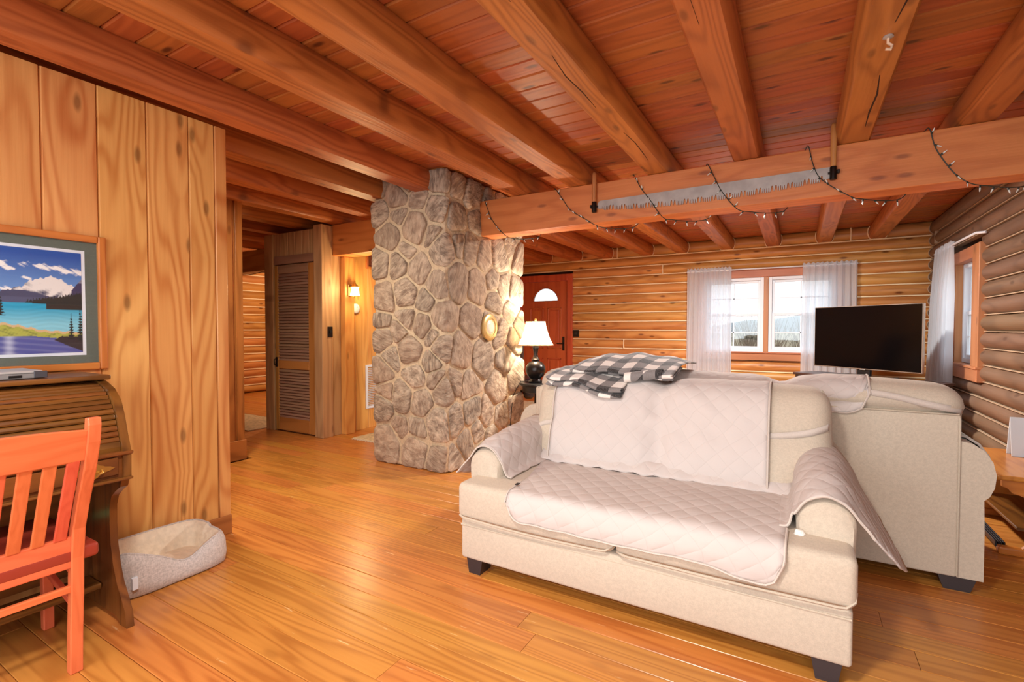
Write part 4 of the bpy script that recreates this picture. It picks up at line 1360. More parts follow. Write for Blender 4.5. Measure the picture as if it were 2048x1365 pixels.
# ------------------------------------------------------------------ curtains
def curtain(label, p0, p1, z0, z1, folds, seed, amp=.028, gather=.0, flare=0.0, lean=0.0):
    r = random.Random(seed)
    ph = [r.uniform(0, 6.28) for _ in range(3)]
    p0, p1 = Vector(p0), Vector(p1)
    d = (p1 - p0); nrm = Vector((-d.y, d.x, 0)).normalized()
    o = thing('sheer_curtain', label, 'curtain', (p0.x, p0.y, z0), group='white sheer curtains')
    rows = []
    nx = folds * 10
    for j in range(25):
        v = j / 24
        z = lerp(z1, z0, v)
        row = []
        for i in range(nx + 1):
            u = i / nx
            env = .35 + .65 * min(1, v * 3)
            w = sin(u * folds * 2 * pi + ph[0] + .5 * sin(v * 3 + ph[1])) + .35 * sin(u * folds * 5.1 * pi + ph[2])
            uu = .5 + (u - .5) * (1 + flare * v) - lean * v
            row.append(Vector((p0.x + d.x * uu, p0.y + d.y * uu, z + (.008 * sin(u * folds * 9) if j == 0 else 0))) + nrm * amp * env * w)
        rows.append(row)
    sheet(MB(), rows).build('drape', M_sheer, o, smooth=180)
    rows = [[p + nrm * 0.006 + Vector((0, 0, -.06 * k)) for p in rows[0]] for k in range(2)]
    sheet(MB(), rows).build('header', M_sheer, o, smooth=180)
    return o
curtain('white sheer curtain left of the far windows', (-1.545, Y_FAR - .115, 0), (-.90, Y_FAR - .115, 0), .50, 2.215, 9, 1, flare=.02)
curtain('white sheer curtain partly behind the television', (.035, Y_FAR - .115, 0), (.675, Y_FAR - .115, 0), .50, 2.205, 8, 2, flare=.05)
curtain('white sheer curtain on the brown log wall beside the corner', (X_RIGHT - .12, 7.44, 0), (X_RIGHT - .12, 6.72, 0), .50, 2.185, 9, 3, amp=.03, flare=.25, lean=.22)
rod = MB().tube([(-1.56, Y_FAR - .05, 2.17), (-1.55, Y_FAR - .11, 2.17), (.68, Y_FAR - .11, 2.165), (.69, Y_FAR - .05, 2.165)], .011, 8).build('curtain_rod', M_white, smooth=60)
tag(rod, 'thin white curtain rod above the two far windows', 'curtain rod', 'curtain rods')
rod = MB().tube([(X_RIGHT - .05, 5.93, 2.135), (X_RIGHT - .105, 5.98, 2.14), (X_RIGHT - .115, 6.3, 2.14), (X_RIGHT - .115, 7.5, 2.14), (X_RIGHT - .04, 7.53, 2.14)], .012, 8).build('curtain_rod', M_white, smooth=60)
tag(rod, 'white curtain rod over the window in the brown log wall', 'curtain rod', 'curtain rods')

# ------------------------------------------------------------------ lamp, side table, recliner
LX, LY = -2.415, 4.62
st = thing('side_table', 'small round black side table beside the stone chimney', 'table', (-2.35, 4.66, 0))
MB().lathe([(.0, .672), (.24, .672), (.25, .68), (.25, .692), (.243, .70), (0, .70)], (-2.35, 4.66, 0), 40).build('top', M_black, st, smooth=40)
MB().lathe([(.20, .60), (.215, .605), (.215, .672), (.0, .672)], (-2.35, 4.66, 0), 40).build('apron', M_black, st, smooth=40)
for k in range(3):
    a = radians(30 + 120 * k)
    pts = [(-2.35 + cos(a) * r, 4.66 + sin(a) * r, z) for r, z in ((.12, .60), (.13, .45), (.17, .22), (.24, .0))]
    MB().tube(pts, [.025, .022, .02, .02], 8).build('leg', M_black, st, smooth=60)
lp = thing('table_lamp', 'dark turned table lamp with a lit cream bell shade', 'lamp', (LX, LY, .70))
MB().lathe([(.075, 0), (.078, .012), (.06, .025), (.055, .04), (.088, .075), (.107, .12), (.105, .165), (.08, .205), (.045, .225), (.036, .235), (.048, .245), (.03, .262), (.022, .30), (.028, .345), (.034, .37), (.03, .38), (.034, .385), (.02, .40), (.012, .41)], (0, 0, 0), 28).build('base', plain('pewter_bronze', srgb(50, 44, 42), .28, metal=.7), lp, world=False, smooth=60)
MB().lathe([(.034, .385), (.040, .392), (.022, .408), (.014, .42), (.03, .425), (.03, .432), (.008, .436), (.007, .64)], (0, 0, 0), 20).build('collar', plain('pewter', srgb(176, 170, 160), .3, metal=.8), lp, world=False, smooth=60)
def shade_mat():
    m, nt, p, out = new_mat('lamp_shade')
    nt.nodes.remove(p)
    d = nd(nt, 'ShaderNodeBsdfDiffuse'); d.inputs['Color'].default_value = srgb(250, 238, 214)
    t = nd(nt, 'ShaderNodeBsdfTranslucent'); t.inputs['Color'].default_value = srgb(255, 240, 216)
    mx = nd(nt, 'ShaderNodeMixShader'); mx.inputs[0].default_value = .75
    nt.links.new(d.outputs[0], mx.inputs[1]); nt.links.new(t.outputs[0], mx.inputs[2])
    nt.links.new(mx.outputs[0], out.inputs['Surface'])
    return m
sh = MB()
SHP = [(.188, .398), (.172, .43), (.150, .47), (.131, .52), (.116, .57), (.106, .61), (.101, .645)]
def shade_pt(th, r, z):
    s = 8
    k = cos(pi / s) / cos(((th + pi / s) % (2 * pi / s)) - pi / s)
    return (r * lerp(1, k, .75) * cos(th), r * lerp(1, k, .75) * sin(th), z)
sh.grid(lambda u, v: shade_pt(2 * pi * u, *SHP[min(6, int(round(v * 6)))]), 48, 6)
sh.build('shade', shade_mat(), lp, world=False, smooth=50)
for r, z in ((.188, .398), (.101, .645)):
    MB().tube([shade_pt(2 * pi * k / 48, r + .001, z) for k in range(49)], .004, 6).build('shade_trim', M_cream, lp, world=False, smooth=60)
for k in range(8):
    MB().tube([shade_pt(2 * pi * (k + .0) / 8 , r + .0015, z) for r, z in SHP], .0022, 5).build('shade_rib', M_cream, lp, world=False, smooth=60)
MB().lathe([(.004, .64), (.012, .655), (.012, .668), (.004, .68), (.0, .682)], (0, 0, 0), 12).build('finial', M_brass, lp, world=False, smooth=60)
MB().lathe([(.0, .50), (.022, .505), (.03, .53), (.022, .565), (.0, .58)], (0, 0, 0), 14).build('bulb', glow('warm_bulb', (1, .86, .62, 1), 14), lp, world=False, smooth=60)
cord = MB().tube([(-2.45, 4.70, .705), (-2.6, 4.62, .70), (-2.627, 4.5, .55), (-2.615, 4.42, .2), (-2.6, 4.4, .01)], .004, 6)
cord.build('cord', M_black, lp, smooth=60)
M_leather = plain('black_leather', srgb(30, 32, 40), .35, noise=.2, nscale=60, bump=.15)
rc = thing('recliner', 'black leather recliner behind the table lamp', 'armchair', (-3.55, 5.75, 0), radians(-150))
def rcp(nm, c, h, r, puff=(0, 0, 0), fn=None, m=None):
    return MB().rbox(c, h, r, puff, (4, 4, 4), fn).build(nm, m or M_leather, rc, world=False, smooth=60)
rcp('seat', (0, -.05, .42), (.30, .34, .09), .05, (0, 0, .02))
rcp('back', (0, .34, .80), (.31, .10, .36), .07, (0, .03, 0), lambda w, o: (w.x, w.y + .32 * (w.z - .5), w.z))
for s in (-1, 1): rcp('arm', (s * .38, -.02, .47), (.075, .36, .13), .06, (0, 0, .01))
MB().lathe([(.30, 0), (.31, .02), (.28, .045), (.06, .06), (.05, .33)], (0, 0, 0), 28).build('base', W_desk('x'), rc, world=False, smooth=50)

# ------------------------------------------------------------------ end table at the right
et = thing('end_table', 'polished oak end table between the rear sofa and the log wall', 'table', (1.20, 4.1, 0))
ET = (0.965, 1.435, 3.72, 4.56)
MB().box(ET[0], ET[1], ET[2], ET[3], .425, .452, b=.008).build('top', W_table('y'), et)
ap = [(ET[0] + .03, .425), (ET[0] + .03, .385), (ET[0] + .055, .375), (ET[0] + .075, .35), (ET[0] + .10, .345), (ET[0] + .14, .325), (ET[0] + .165, .29), (ET[0] + .18, .25)]
MB().prism([(ET[0] + .03, .425)] + ap[1:] + [(ET[0] + .24, .20), (ET[1] - .03, .20), (ET[1] - .03, .425)], 'y', ET[2] + .03, ET[2] + .055).build('apron', W_table('x'), et)
MB().prism([(ET[0] + .20, .21), (ET[1] - .04, .21), (ET[1] - .04, .045), (ET[0] + .12, .045), (ET[0] + .16, .09), (ET[0] + .15, .15)], 'y', ET[2] + .03, ET[2] + .055).build('end_panel', W_table('z'), et)
MB().box(ET[0] + .02, ET[1] - .02, ET[2] + .02, ET[2] + .075, 0, .045, b=.012).build('foot', W_table('x'), et)
MB().box(ET[0] + .03, ET[1] - .03, ET[3] - .06, ET[3] - .03, .045, .425, b=.004).build('end_panel', W_table('z'), et)
MB().box(ET[0] + .02, ET[1] - .02, ET[3] - .075, ET[3] - .02, 0, .045, b=.012).build('foot', W_table('x'), et)
MB().box(ET[0] + .10, ET[1] - .05, ET[2] + .05, ET[3] - .05, .14, .158, b=.003).build('shelf', W_desk('y'), et)
for k in range(4):
    MB().box(ET[0] + .015 + .012 * k, ET[0] + .023 + .012 * k, ET[2] + .06, ET[3] - .02, .03, .06, b=.002).build('rail', M_black, et)
cd = thing('standing_card', 'white card standing on the oak end table', 'card', (1.30, 4.36, .452))
cm_ = plain('card_white', srgb(226, 234, 242), .5)
mb = MB(); mb.prism([(4.31, .453), (4.315, .453), (4.355, .70), (4.35, .70)], 'x', 1.185, 1.40); mb.build('front_leaf', cm_, cd)
mb = MB(); mb.prism([(4.40, .453), (4.405, .453), (4.357, .70), (4.352, .70)], 'x', 1.185, 1.40); mb.build('rear_leaf', cm_, cd)
for k, wv in enumerate((.05, .07, .04)):
    MB().box(1.23, 1.23 + wv, 4.3375 - .008 * k, 4.3395 - .008 * k, .60 - .048 * k, .606 - .048 * k).build('printed_line', M_black, cd)

# ------------------------------------------------------------------ saw and string lights on the girder
saw = thing('crosscut_saw', 'antique two-man crosscut saw with upright wooden handles hung on the beam', 'saw', (-.65, 3.9, 2.15))
xs0, xs1 = -1.462, .165
nsm = 620
top_, bot_ = [], []
for k in range(nsm + 1):
    t = k / nsm
    x = lerp(xs0, xs1, t)
    zt = lerp(2.332, 2.346, t)
    if t < .012: zt -= .02 * (1 - t / .012)
    edge_ = 2.262 - .046 * sin(pi * min(1, max(0, t))) ** .7
    ph = (x + 2) % .098
    if t < .025 or t > .975: zb_ = edge_ + .012
    elif ph < .050:
        q = (ph % .0125) / .0125
        zb_ = edge_ + (.032 if q < .4 else .0) + (.006 * abs(q - .67) / .33 if q >= .35 else 0)
    else:
        q = ((ph - .050) % .024) / .024
        zb_ = edge_ + (.044 * sqrt(max(0, 1 - ((q - .42) / .38) ** 2)) if abs(q - .42) < .38 else .004)
    top_.append((x, zt)); bot_.append((x, zb_))
mb = MB()
for yv in (3.905, 3.910):
    mb.v += [(x, yv, z) for x, z in top_] + [(x, yv, z) for x, z in bot_]
N1 = nsm + 1
for k in range(nsm):
    mb.f.append((k, N1 + k, N1 + k + 1, k + 1))
    b_ = 2 * N1
    mb.f.append((b_ + k + 1, b_ + N1 + k + 1, b_ + N1 + k, b_ + k))
    mb.f.append((k, k + 1, b_ + k + 1, b_ + k)); mb.f.append((N1 + k + 1, N1 + k, b_ + N1 + k, b_ + N1 + k + 1))
mb.build('blade', M_steel, saw)
M_ash = wood('ash_handle', 'z', (206, 142, 84), (160, 98, 50), rough=.4, knots=0, rings=4, across=20, rand=.02)
for hx, hb, ht in ((-1.485, 2.245, 2.572), (.182, 2.262, 2.628)):
    hd = MB().lathe([(.0, hb - .002), (.016, hb), (.0165, hb + .06), (.017, hb + .15), (.0185, hb + .26), (.018, ht - .025), (.012, ht - .006), (0, ht)], (hx, 3.888, 0), 14).build('handle', M_ash, saw, smooth=50)
    MB().lathe([(.018, hb - .006), (.0205, hb - .004), (.0205, hb + .075), (.018, hb + .08)], (hx, 3.888, 0), 14).build('ferrule', M_bronze, hd, smooth=50)
    s = -1 if hx < -1 else 1
    MB().tube([(hx - .03 * s, 3.893, hb + .04), (hx + .035 * s, 3.893, hb + .045)], .007, 8).build('bolt', M_bronze, hd, smooth=60)
    MB().box(hx + .028 * s - .008, hx + .028 * s + .008, 3.88, 3.904, hb + .032, hb + .058, b=.003).build('wing_nut', M_bronze, hd)
sl_ = thing('string_lights', 'dark wired mini string lights wound around the heavy beam', 'string lights', (-.8, 4.0, 2.3))
M_wire = plain('green_wire', srgb(46, 52, 44), .6)
M_bulb = plain('clear_bulb', srgb(220, 226, 220), .2)
runs = [[(-2.592, 2.483), (-2.54, 2.36), (-2.508, 2.294), (-2.414, 2.182)], [(-1.85, 2.489), (-1.78, 2.39), (-1.708, 2.29), (-1.56, 2.19), (-1.503, 2.150)],
        [(-1.154, 2.497), (-1.10, 2.39), (-1.026, 2.285), (-.928, 2.140)], [(-.599, 2.489), (-.55, 2.38), (-.497, 2.27), (-.40, 2.14)],
        [(.039, 2.505), (.07, 2.37), (.122, 2.266), (.276, 2.140)], [(.674, 2.497), (.70, 2.39), (.736, 2.308), (.80, 2.20), (.87, 2.135)]]
path = []
for k, rn in enumerate(runs):
    x0 = rn[0][0]
    path += [(x0 - .10, GY1 + .006, 2.40), (x0 - .05, GY1 - .02, 2.494), (x0 - .02, GY0 + .03, 2.494)]
    path += [(x, GY0 - .008 - (.006 if -1.5 < x < .2 else 0), z) for x, z in rn]
    xe = rn[-1][0]
    path += [(xe + .08, GY0 + .03, 2.118), (xe + .20, GY0 + .10, 2.108), (xe + .30, GY1 - .02, 2.135), (xe + .33, GY1 + .006, 2.22)]
cp = catmull(path, len(path) * 7)
MB().tube(cp, .0032, 5, caps=False).build('wire', M_wire, sl_, smooth=60)
bm_ = MB(); bm_.lathe([(.004, 0), (.005, .012), (.0045, .014)], (0, 0, 0), 6)
bh = MB(); bh.lathe([(.0035, .012), (.0035, .024), (.0015, .034), (0, .036)], (0, 0, 0), 6)
b0 = h0 = None
rb = random.Random(4)
acc = 0
for k in range(1, len(cp)):
    acc += (cp[k] - cp[k - 1]).length
    if acc > .068:
        acc = 0
        if cp[k].z > 2.485 or cp[k].y > GY1: continue
        under = cp[k].z < 2.145
        dv = Vector((rb.uniform(-.8, .8), -.35 if not under else rb.uniform(-.5, .2), -1 if under else rb.choice((-.5, .4)))).normalized()
        q = dv.to_track_quat('Z', 'Y').to_euler()
        if b0 is None:
            b0 = s_ = bm_.build('bulb_socket', M_wire, sl_, world=False); h0 = t_ = bh.build('bulb', M_bulb, s_, world=False)
        else:
            s_ = dup(b0, sl_); t_ = dup(h0, s_)
        s_.location = cp[k] - Vector(sl_.location); s_.rotation_euler = q; s_.scale = (1.15,) * 3
sl2 = thing('string_lights', 'short string of mini lights along the grey beam left of the closet', 'string lights', (-7.0, 4.54, 2.15))
MB().tube([(x, 4.54, 2.15 - .03 * abs(sin(x * 4)) - .01) for x in [lerp(-8.2, -6.6, k / 30) for k in range(31)]], .005, 5).build('wire', M_wire, sl2)
hk = thing('ceiling_hook', 'small metal hook screwed into the cracked ceiling joist', 'hook', (.305, 2.58, JB))
MB().lathe([(.018, 0), (.02, -.006), (.008, -.01)], (.305, 2.58, JB), 12).build('plate', M_steel, hk, smooth=50)
MB().tube([(.305, 2.58, JB - .005), (.305, 2.58, JB - .03), (.318, 2.575, JB - .045), (.312, 2.57, JB - .062), (.295, 2.565, JB - .058)], .006, 8).build('hook', plain('hook_white', srgb(222, 190, 160), .4), hk, smooth=60)

# ------------------------------------------------------------------ chimney and wall fittings
fc = thing('flue_cover', 'round cream and gold flue cover on the side of the chimney', 'flue cover', (CX1 + .02, 4.04, 1.285))
MB().lathe([(.128, -.02), (.132, .003), (.122, .010), (.090, .012), (.086, .006)], (CX1 + .034, 4.04, 1.285), 40, axis='x').build('rim', plain('gold_rim', srgb(214, 184, 120), .35, metal=.4), fc, smooth=40)
MB().lathe([(.088, .004), (.06, .007), (.056, .012), (.03, .013), (0, .013)], (CX1 + .034, 4.04, 1.285), 40, axis='x').build('disc', plain('cream_disc', srgb(244, 236, 214), .3), fc, smooth=60)
sn = thing('wall_sconce', 'lit brass wall sconce with bell glass on the gold post', 'sconce', (-4.65, 4.10, 1.72))
MB().box(-4.66, -4.645, 4.07, 4.13, 1.66, 1.80, b=.005).build('back_plate', M_brass, sn)
MB().tube([(-4.65, 4.10, 1.66), (-4.62, 4.10, 1.645), (-4.58, 4.10, 1.65), (-4.565, 4.10, 1.67)], .006, 8).build('arm', M_brass, sn, smooth=60)
MB().lathe([(.055, .0), (.05, .03), (.04, .075), (.048, .10)], (-4.57, 4.10, 1.665), 16).build('glass_shade', glow('sconce_glass', (1, .80, .45, 1), 4.0), sn, smooth=60)
MB().lathe([(.055, .10), (.04, .115), (.018, .14), (.010, .165), (.004, .185), (0, .19)], (-4.57, 4.10, 1.665), 16).build('finial_cap', M_brass, sn, smooth=60)
sm_ = thing('smoke_alarm', 'round white alarm on the gold boards beneath the sconce', 'alarm', (-4.75, 4.265, 1.52))
MB().lathe([(.062, 0), (.062, .02), (.05, .032), (0, .034)], (-4.757, 4.265, 1.52), 28, axis='x').build('housing', M_white, sm_, smooth=50)
MB().lathe([(.006, 0), (.006, .003), (0, .003)], (-4.724, 4.275, 1.54), 10, axis='x').build('button', plain('grey_dot', srgb(150, 150, 150), .5), sm_)
vt = thing('return_vent', 'tall white louvred air vent on the gold boards beside the chimney', 'vent', (-4.75, 4.56, .25))
f_ = MB()
for a in ((4.425, 4.455, .25, .81), (4.70, 4.73, .25, .81), (4.455, 4.70, .78, .81), (4.455, 4.70, .25, .28)): f_.box(-4.757, -4.735, a[0], a[1], a[2], a[3], b=.003)
f_.build('frame', M_white, vt)
v0 = None
for k in range(22):
    z = .293 + k * .0222
    if v0 is None: v0 = MB().prism([(-.006, -.007), (.004, .005), (.006, .004), (-.004, -.008)], 'y', 4.455 - 4.56, 4.70 - 4.56).build('slat', M_white, vt, world=False); q = v0
    else: q = dup(v0, vt)
    q.location = (.008, 0, z - .25)
pf = thing('small_picture', 'small wooden frame high on the gold boards beside the chimney', 'picture', (-4.75, 4.6, 2.03))
for a in ((4.445, 4.475, 2.035, 2.42), (4.80, 4.83, 2.035, 2.42), (4.475, 4.80, 2.035, 2.065), (4.475, 4.80, 2.39, 2.42)):
    MB().box(-4.757, -4.73, a[0], a[1], a[2], a[3], b=.004).build('frame_bar', W_frame('z'), pf)
MB().box(-4.757, -4.75, 4.475, 4.80, 2.065, 2.39).build('print', plain('dark_print', srgb(120, 66, 40), .6, noise=.4, nscale=14), pf)
def switch(label, box, face):
    o = thing('light_switch', label, 'switch', ((box[0] + box[1]) / 2, (box[2] + box[3]) / 2, box[4]), group='black switch plates')
    MB().box(*box, b=.002).build('plate', M_bronze, o)
    MB().box(*face, b=.001).build('toggle', M_black, o)
switch('black switch plate on the closet side by the sconce', (-4.721, -4.712, 3.825, 3.893, 1.175, 1.295), (-4.713, -4.70, 3.853, 3.865, 1.22, 1.25))
switch('black double switch plate right of the red front door', (-3.535, -3.42, Y_FAR - .05, Y_FAR - .042, 1.125, 1.245), (-3.50, -3.455, Y_FAR - .058, Y_FAR - .05, 1.165, 1.205))
M_rug = plain('cream_rug', srgb(214, 194, 158), .95, noise=.25, nscale=26, bump=.3)
def rug(label, x0, x1, y0, y1, fringe=True):
    o = thing('rug', label, 'rug', ((x0 + x1) / 2, (y0 + y1) / 2, 0))
    MB().box(x0, x1, y0, y1, .001, .011, b=.003).build('pile', M_rug, o)
    if fringe:
        mb = MB(); n = int((x1 - x0) / .014)
        for k in range(n):
            xa = lerp(x0, x1, (k + .5) / n)
            mb.box(xa - .004, xa + .004, y0 - .03 - .008 * (k % 3), y0, .001, .005)
        mb.build('fringe', plain('rug_fringe', srgb(232, 222, 200), .95), o)
rug('cream patterned rug with a fringe behind the stone chimney', -4.44, -3.62, 3.94, 5.1)
rug('pale door mat in front of the red door', -4.5, -3.68, 6.7, 7.5, False)
rug('pale mat on the floor left of the closet', -7.2, -5.86, 3.55, 4.25, False)

# ------------------------------------------------------------------ roll-top desk, picture, laptop
dk = thing('rolltop_desk', 'dark oak roll-top desk against the panelled wall', 'desk', (-2.75, .36, 0))
DY0, DY1 = -.25, .965
SP = [(-3.045, 1.045), (-2.70, 1.045), (-2.645, 1.035), (-2.575, 1.01), (-2.517, .965), (-2.485, .90), (-2.462, .83), (-2.44, .775), (-2.432, .755)]
def side(y0, y1):
    up_ = [(-3.045, .64)] + SP + [(-2.436, .64)]
    MB().prism(up_, 'y', y0, y1).build('upper_side', W_desk('z'), dk, smooth=30)
    low = [(-3.045, .64), (-2.45, .64), (-2.47, .60), (-2.515, .575), (-2.555, .545), (-2.575, .50), (-2.578, .42), (-2.572, .33), (-2.55, .24), (-2.52, .17), (-2.475, .11), (-2.447, .065), (-2.435, .0), (-2.50, .0), (-2.53, .03), (-2.95, .03), (-2.98, 0), (-3.045, 0)]
    MB().prism(low, 'y', y0, y1).build('lower_side', W_desk('z'), dk, smooth=30)
side(DY1 - .028, DY1); side(DY0, DY0 + .028)
MB().box(-3.045, -2.64, DY0 - .01, DY1 + .012, 1.045, 1.066, b=.006).build('top', W_desk('y'), dk)
# tambour: slats along the roll
cur = catmull([(x, 0, z) for x, z in [(-2.715, 1.030), (-2.655, 1.020), (-2.595, .995), (-2.545, .955), (-2.512, .905), (-2.488, .845), (-2.468, .79)]], 60)
L_ = [0]
for a, b in zip(cur[:-1], cur[1:]): L_.append(L_[-1] + (b - a).length)
n = 15
for k in range(n):
    s0, s1 = L_[-1] * k / n + .001, L_[-1] * (k + 1) / n - .002
    def at(s):
        for i in range(len(L_) - 1):
            if L_[i + 1] >= s:
                t = (s - L_[i]) / (L_[i + 1] - L_[i]); return cur[i].lerp(cur[i + 1], t), (cur[i + 1] - cur[i]).normalized()
        return cur[-1], (cur[-1] - cur[-2]).normalized()
    (pa, ta), (pb, tb), (pm, tm) = at(s0), at(s1), at((s0 + s1) / 2)
    nn = Vector((-tm.z, 0, tm.x)); nn = nn if nn.x > 0 or nn.z > 0 else -nn
    q = [pa - nn * .008, pa + nn * .003, pa.lerp(pb, .25) + nn * .008, pa.lerp(pb, .75) + nn * .008, pb + nn * .003, pb - nn * .008]
    MB().prism([(p.x, p.z) for p in q], 'y', DY0 + .03, DY1 - .03).build('tambour_slat', W_desk('y'), dk, smooth=35)
MB().box(-2.72, -2.50, DY0 + .03, DY1 - .03, .78, .785).build('inner_deck', M_dark, dk)
MB().prism([(-2.475, .755), (-2.455, .755), (-2.452, .775), (-2.46, .795), (-2.478, .795)], 'y', DY0 + .03, DY1 - .03).build('lift_rail', W_desk('y'), dk)
MB().box(-3.04, -2.425, DY0 - .005, DY1 + .006, .742, .757, b=.004).build('writing_top', W_desk('y'), dk)
MB().box(-2.47, -2.446, DY0 + .028, DY1 - .028, .645, .742).build('apron', W_desk('y'), dk)
for a, b in ((DY0 + .05, .34), (.36, DY1 - .045)):
    d_ = MB().box(-2.447, -2.432, a, b, .662, .735, b=.004).build('drawer_front', W_desk('y'), dk)
    ym = (a + b) / 2 + (.19 if a > 0 else 0)
    pl = []
    for k in range(24):
        th = 2 * pi * k / 24
        rr_ = 1 + .22 * cos(4 * th) + .08 * cos(8 * th)
        pl.append((ym + .058 * rr_ * cos(th), .698 + .027 * rr_ * sin(th)))
    MB().prism(pl, 'x', -2.432, -2.428).build('pull_plate', M_brass, d_)
    MB().tube([(-2.428, ym - .032, .70), (-2.416, ym - .03, .69), (-2.412, ym, .678), (-2.416, ym + .03, .69), (-2.428, ym + .032, .70)], .0035, 8).build('pull', M_brass, d_, smooth=60)
MB().box(-2.475, -2.425, DY0, DY1 + .004, .636, .648, b=.004).build('lower_moulding', W_desk('y'), dk)
MB().box(-2.98, -2.965, DY0 + .03, DY1 - .03, .10, .64).build('modesty_panel', W_desk('y'), dk)
MB().box(-2.80, -2.66, DY0 + .03, DY1 - .03, .115, .14, b=.004).build('foot_rail', W_desk('y'), dk)
ps = thing('power_strip', 'grey power strip with a green light under the desk', 'power strip', (-2.95, .8, .36))
MB().box(-2.964, -2.935, .62, .86, .335, .395, b=.004).build('housing', plain('grey_plastic', srgb(86, 84, 76), .5), ps)
MB().box(-2.936, -2.931, .80, .825, .35, .375, b=.001).build('indicator', glow('green_led', (.1, .8, .3, 1), 1.2), ps)
for k in range(3): MB().box(-2.936, -2.933, .65 + .045 * k, .675 + .045 * k, .35, .38).build('socket', M_black, ps)

pc = thing('framed_picture', 'oak framed print of a blue mountain lake above the desk', 'picture', (X_LEFT + .02, .58, 1.07))
PY0, PY1, PZ0, PZ1 = .03, 1.109, 1.068, 1.73
fx0, fx1 = X_LEFT + .001, X_LEFT + .028
bw = .034
for nm, ax, a in (('z', 'z', (PY0, PY0 + bw, PZ0, PZ1)), ('z', 'z', (PY1 - bw, PY1, PZ0, PZ1)), ('y', 'y', (PY0 + bw, PY1 - bw, PZ1 - bw, PZ1)), ('y', 'y', (PY0 + bw, PY1 - bw, PZ0, PZ0 + bw))):
    MB().box(fx0, fx1, a[0], a[1], a[2], a[3], b=.006).build('frame_bar', W_frame(ax), pc)
MB().box(fx0, fx0 + .006, PY0 + bw, PY1 - bw, PZ0 + bw, PZ1 - bw).build('mat_board', plain('grey_mat', srgb(98, 106, 96), .8, noise=.06, nscale=200), pc)
iy0, iy1, iz0, iz1 = .128, 1.012, 1.155, 1.638
MB().box(fx0 + .006, fx0 + .0075, iy0 - .014, iy1 + .014, iz0 - .014, iz1 + .014).build('mat_bevel', M_white, pc)
def tabv(tab, x):
    if x <= tab[0][0]: return tab[0][1]
    for (a, va), (b, vb) in zip(tab[:-1], tab[1:]):
        if x <= b: return va + (vb - va) * (x - a) / (b - a)
    return tab[-1][1]
def landscape(u, v):
    # u to the right, v up: sky, clouds, snow peak, dark forest, turquoise lake, grassy shore, spruces
    a = (u - .68) / .32
    V = lambda *c: Vector(srgb(*c)[:3])
    n_ = lambda x, y_: (sin(x * 3.1 + 1.3 * sin(y_ * 2.3)) + .5 * sin(x * 7.7 + y_ * 5.1 + 2) + .3 * sin(x * 17 + y_ * 23)) / 1.8
    c = V(40, 84, 168).lerp(V(116, 158, 214), max(0, min(1, (.95 - v) / .4)))
    for ca, cv, ra, rv in ((-.02, .835, .12, .045), (.1, .80, .14, .02), (.62, .83, .42, .032), (.85, .805, .28, .03), (.3, .72, .10, .015), (.0, .61, .16, .025), (-.8, .8, .4, .06)):
        q = 1 - sqrt(((a - ca) / ra) ** 2 + ((v - cv + .05 * (a - ca)) / rv) ** 2) + .55 * n_(a * 9, v * 30)
        if q > .15: c = c.lerp(V(244, 242, 240), min(1, (q - .15) * 2.2))
    ridge = tabv([(-1, .6), (-.2, .56), (.03, .59), (.24, .64), (.37, .71), (.45, .715), (.56, .745), (.645, .745), (.72, .72), (.8, .69), (.9, .655), (1.1, .62)], a) + .008 * sin(a * 45) + .005 * sin(a * 97)
    if v < ridge:
        sl_ = tabv([(0, .63), (.27, .64), (.5, .60), (.7, .565), (.88, .61), (1, .64)], a)
        rock = V(72, 74, 104)
        k = (v - sl_) * 12 + .75 + .45 * sin(a * 21 - v * 60 + 2 * sin(a * 9)) + .35 * n_(a * 11, v * 46)
        c = rock.lerp(V(232, 226, 222), max(0, min(1, k)) if v > sl_ - .035 else 0)
        if v < .54: c = c.lerp(V(92, 96, 128), .5)
    if a > .86 and v < .62 + (a - .86) * .85: c = V(66, 58, 92) if v < .70 else V(190, 188, 204).lerp(V(66, 58, 92), .6)
    if a > .28 and v < tabv([(.28, .50), (.45, .53), (.7, .555), (1, .60)], a) + .009 * sin(a * 170) + .006 * sin(a * 290): c = V(44, 42, 40)
    if v < tabv([(-1, .49), (.28, .485), (.6, .475), (1, .47)], a):
        c = V(40, 158, 196).lerp(V(136, 202, 220), max(0, min(1, (.44 - v) / .16))) * (1 + .05 * sin(v * 160 + 3 * sin(a * 8)))
        if a > .53 and v > .425: c = V(50, 42, 38)
    shore = tabv([(-1, .32), (0, .295), (.24, .265), (.48, .225), (.7, .215), (1, .205)], a) + .006 * sin(a * 40)
    if v < shore: c = V(214, 178, 132)
    if v < shore - .022: c = V(176, 176, 78).lerp(V(126, 132, 62), max(0, n_(a * 8, v * 40)))
    if v < tabv([(-1, .16), (0, .17), (.4, .165), (.75, .14), (1, .15)], a): c = V(84, 88, 156).lerp(V(206, 208, 226), max(0, .6 * exp(-((a - .08) / .06) ** 2) + .12 * sin(v * 120 + a * 9)))
    if a > .62 and v < tabv([(.62, .13), (.72, .165), (1, .16)], a) and v > tabv([(.62, .13), (.8, .07), (1, .01)], a): c = V(54, 44, 48)
    for ta, tb, tt, tw in ((.85, .13, .40, .055), (.97, .12, .47, .055), (1.0, .12, .43, .05), (-.01, .36, .56, .06)):
        if tb < v < tt and abs(a - ta) < tw * (tt - v) / (tt - tb) * (.6 + .4 * sin(v * 230)): c = V(34, 36, 34)
    return (c.x, c.y, c.z, 1)
pr = MB(); pr.col = []
NU_, NV_ = 330, 170
def prfn(u, v):
    pr.col.append(landscape(u, v)); return (fx0 + .0085, lerp(iy0, iy1, u), lerp(iz0, iz1, v))
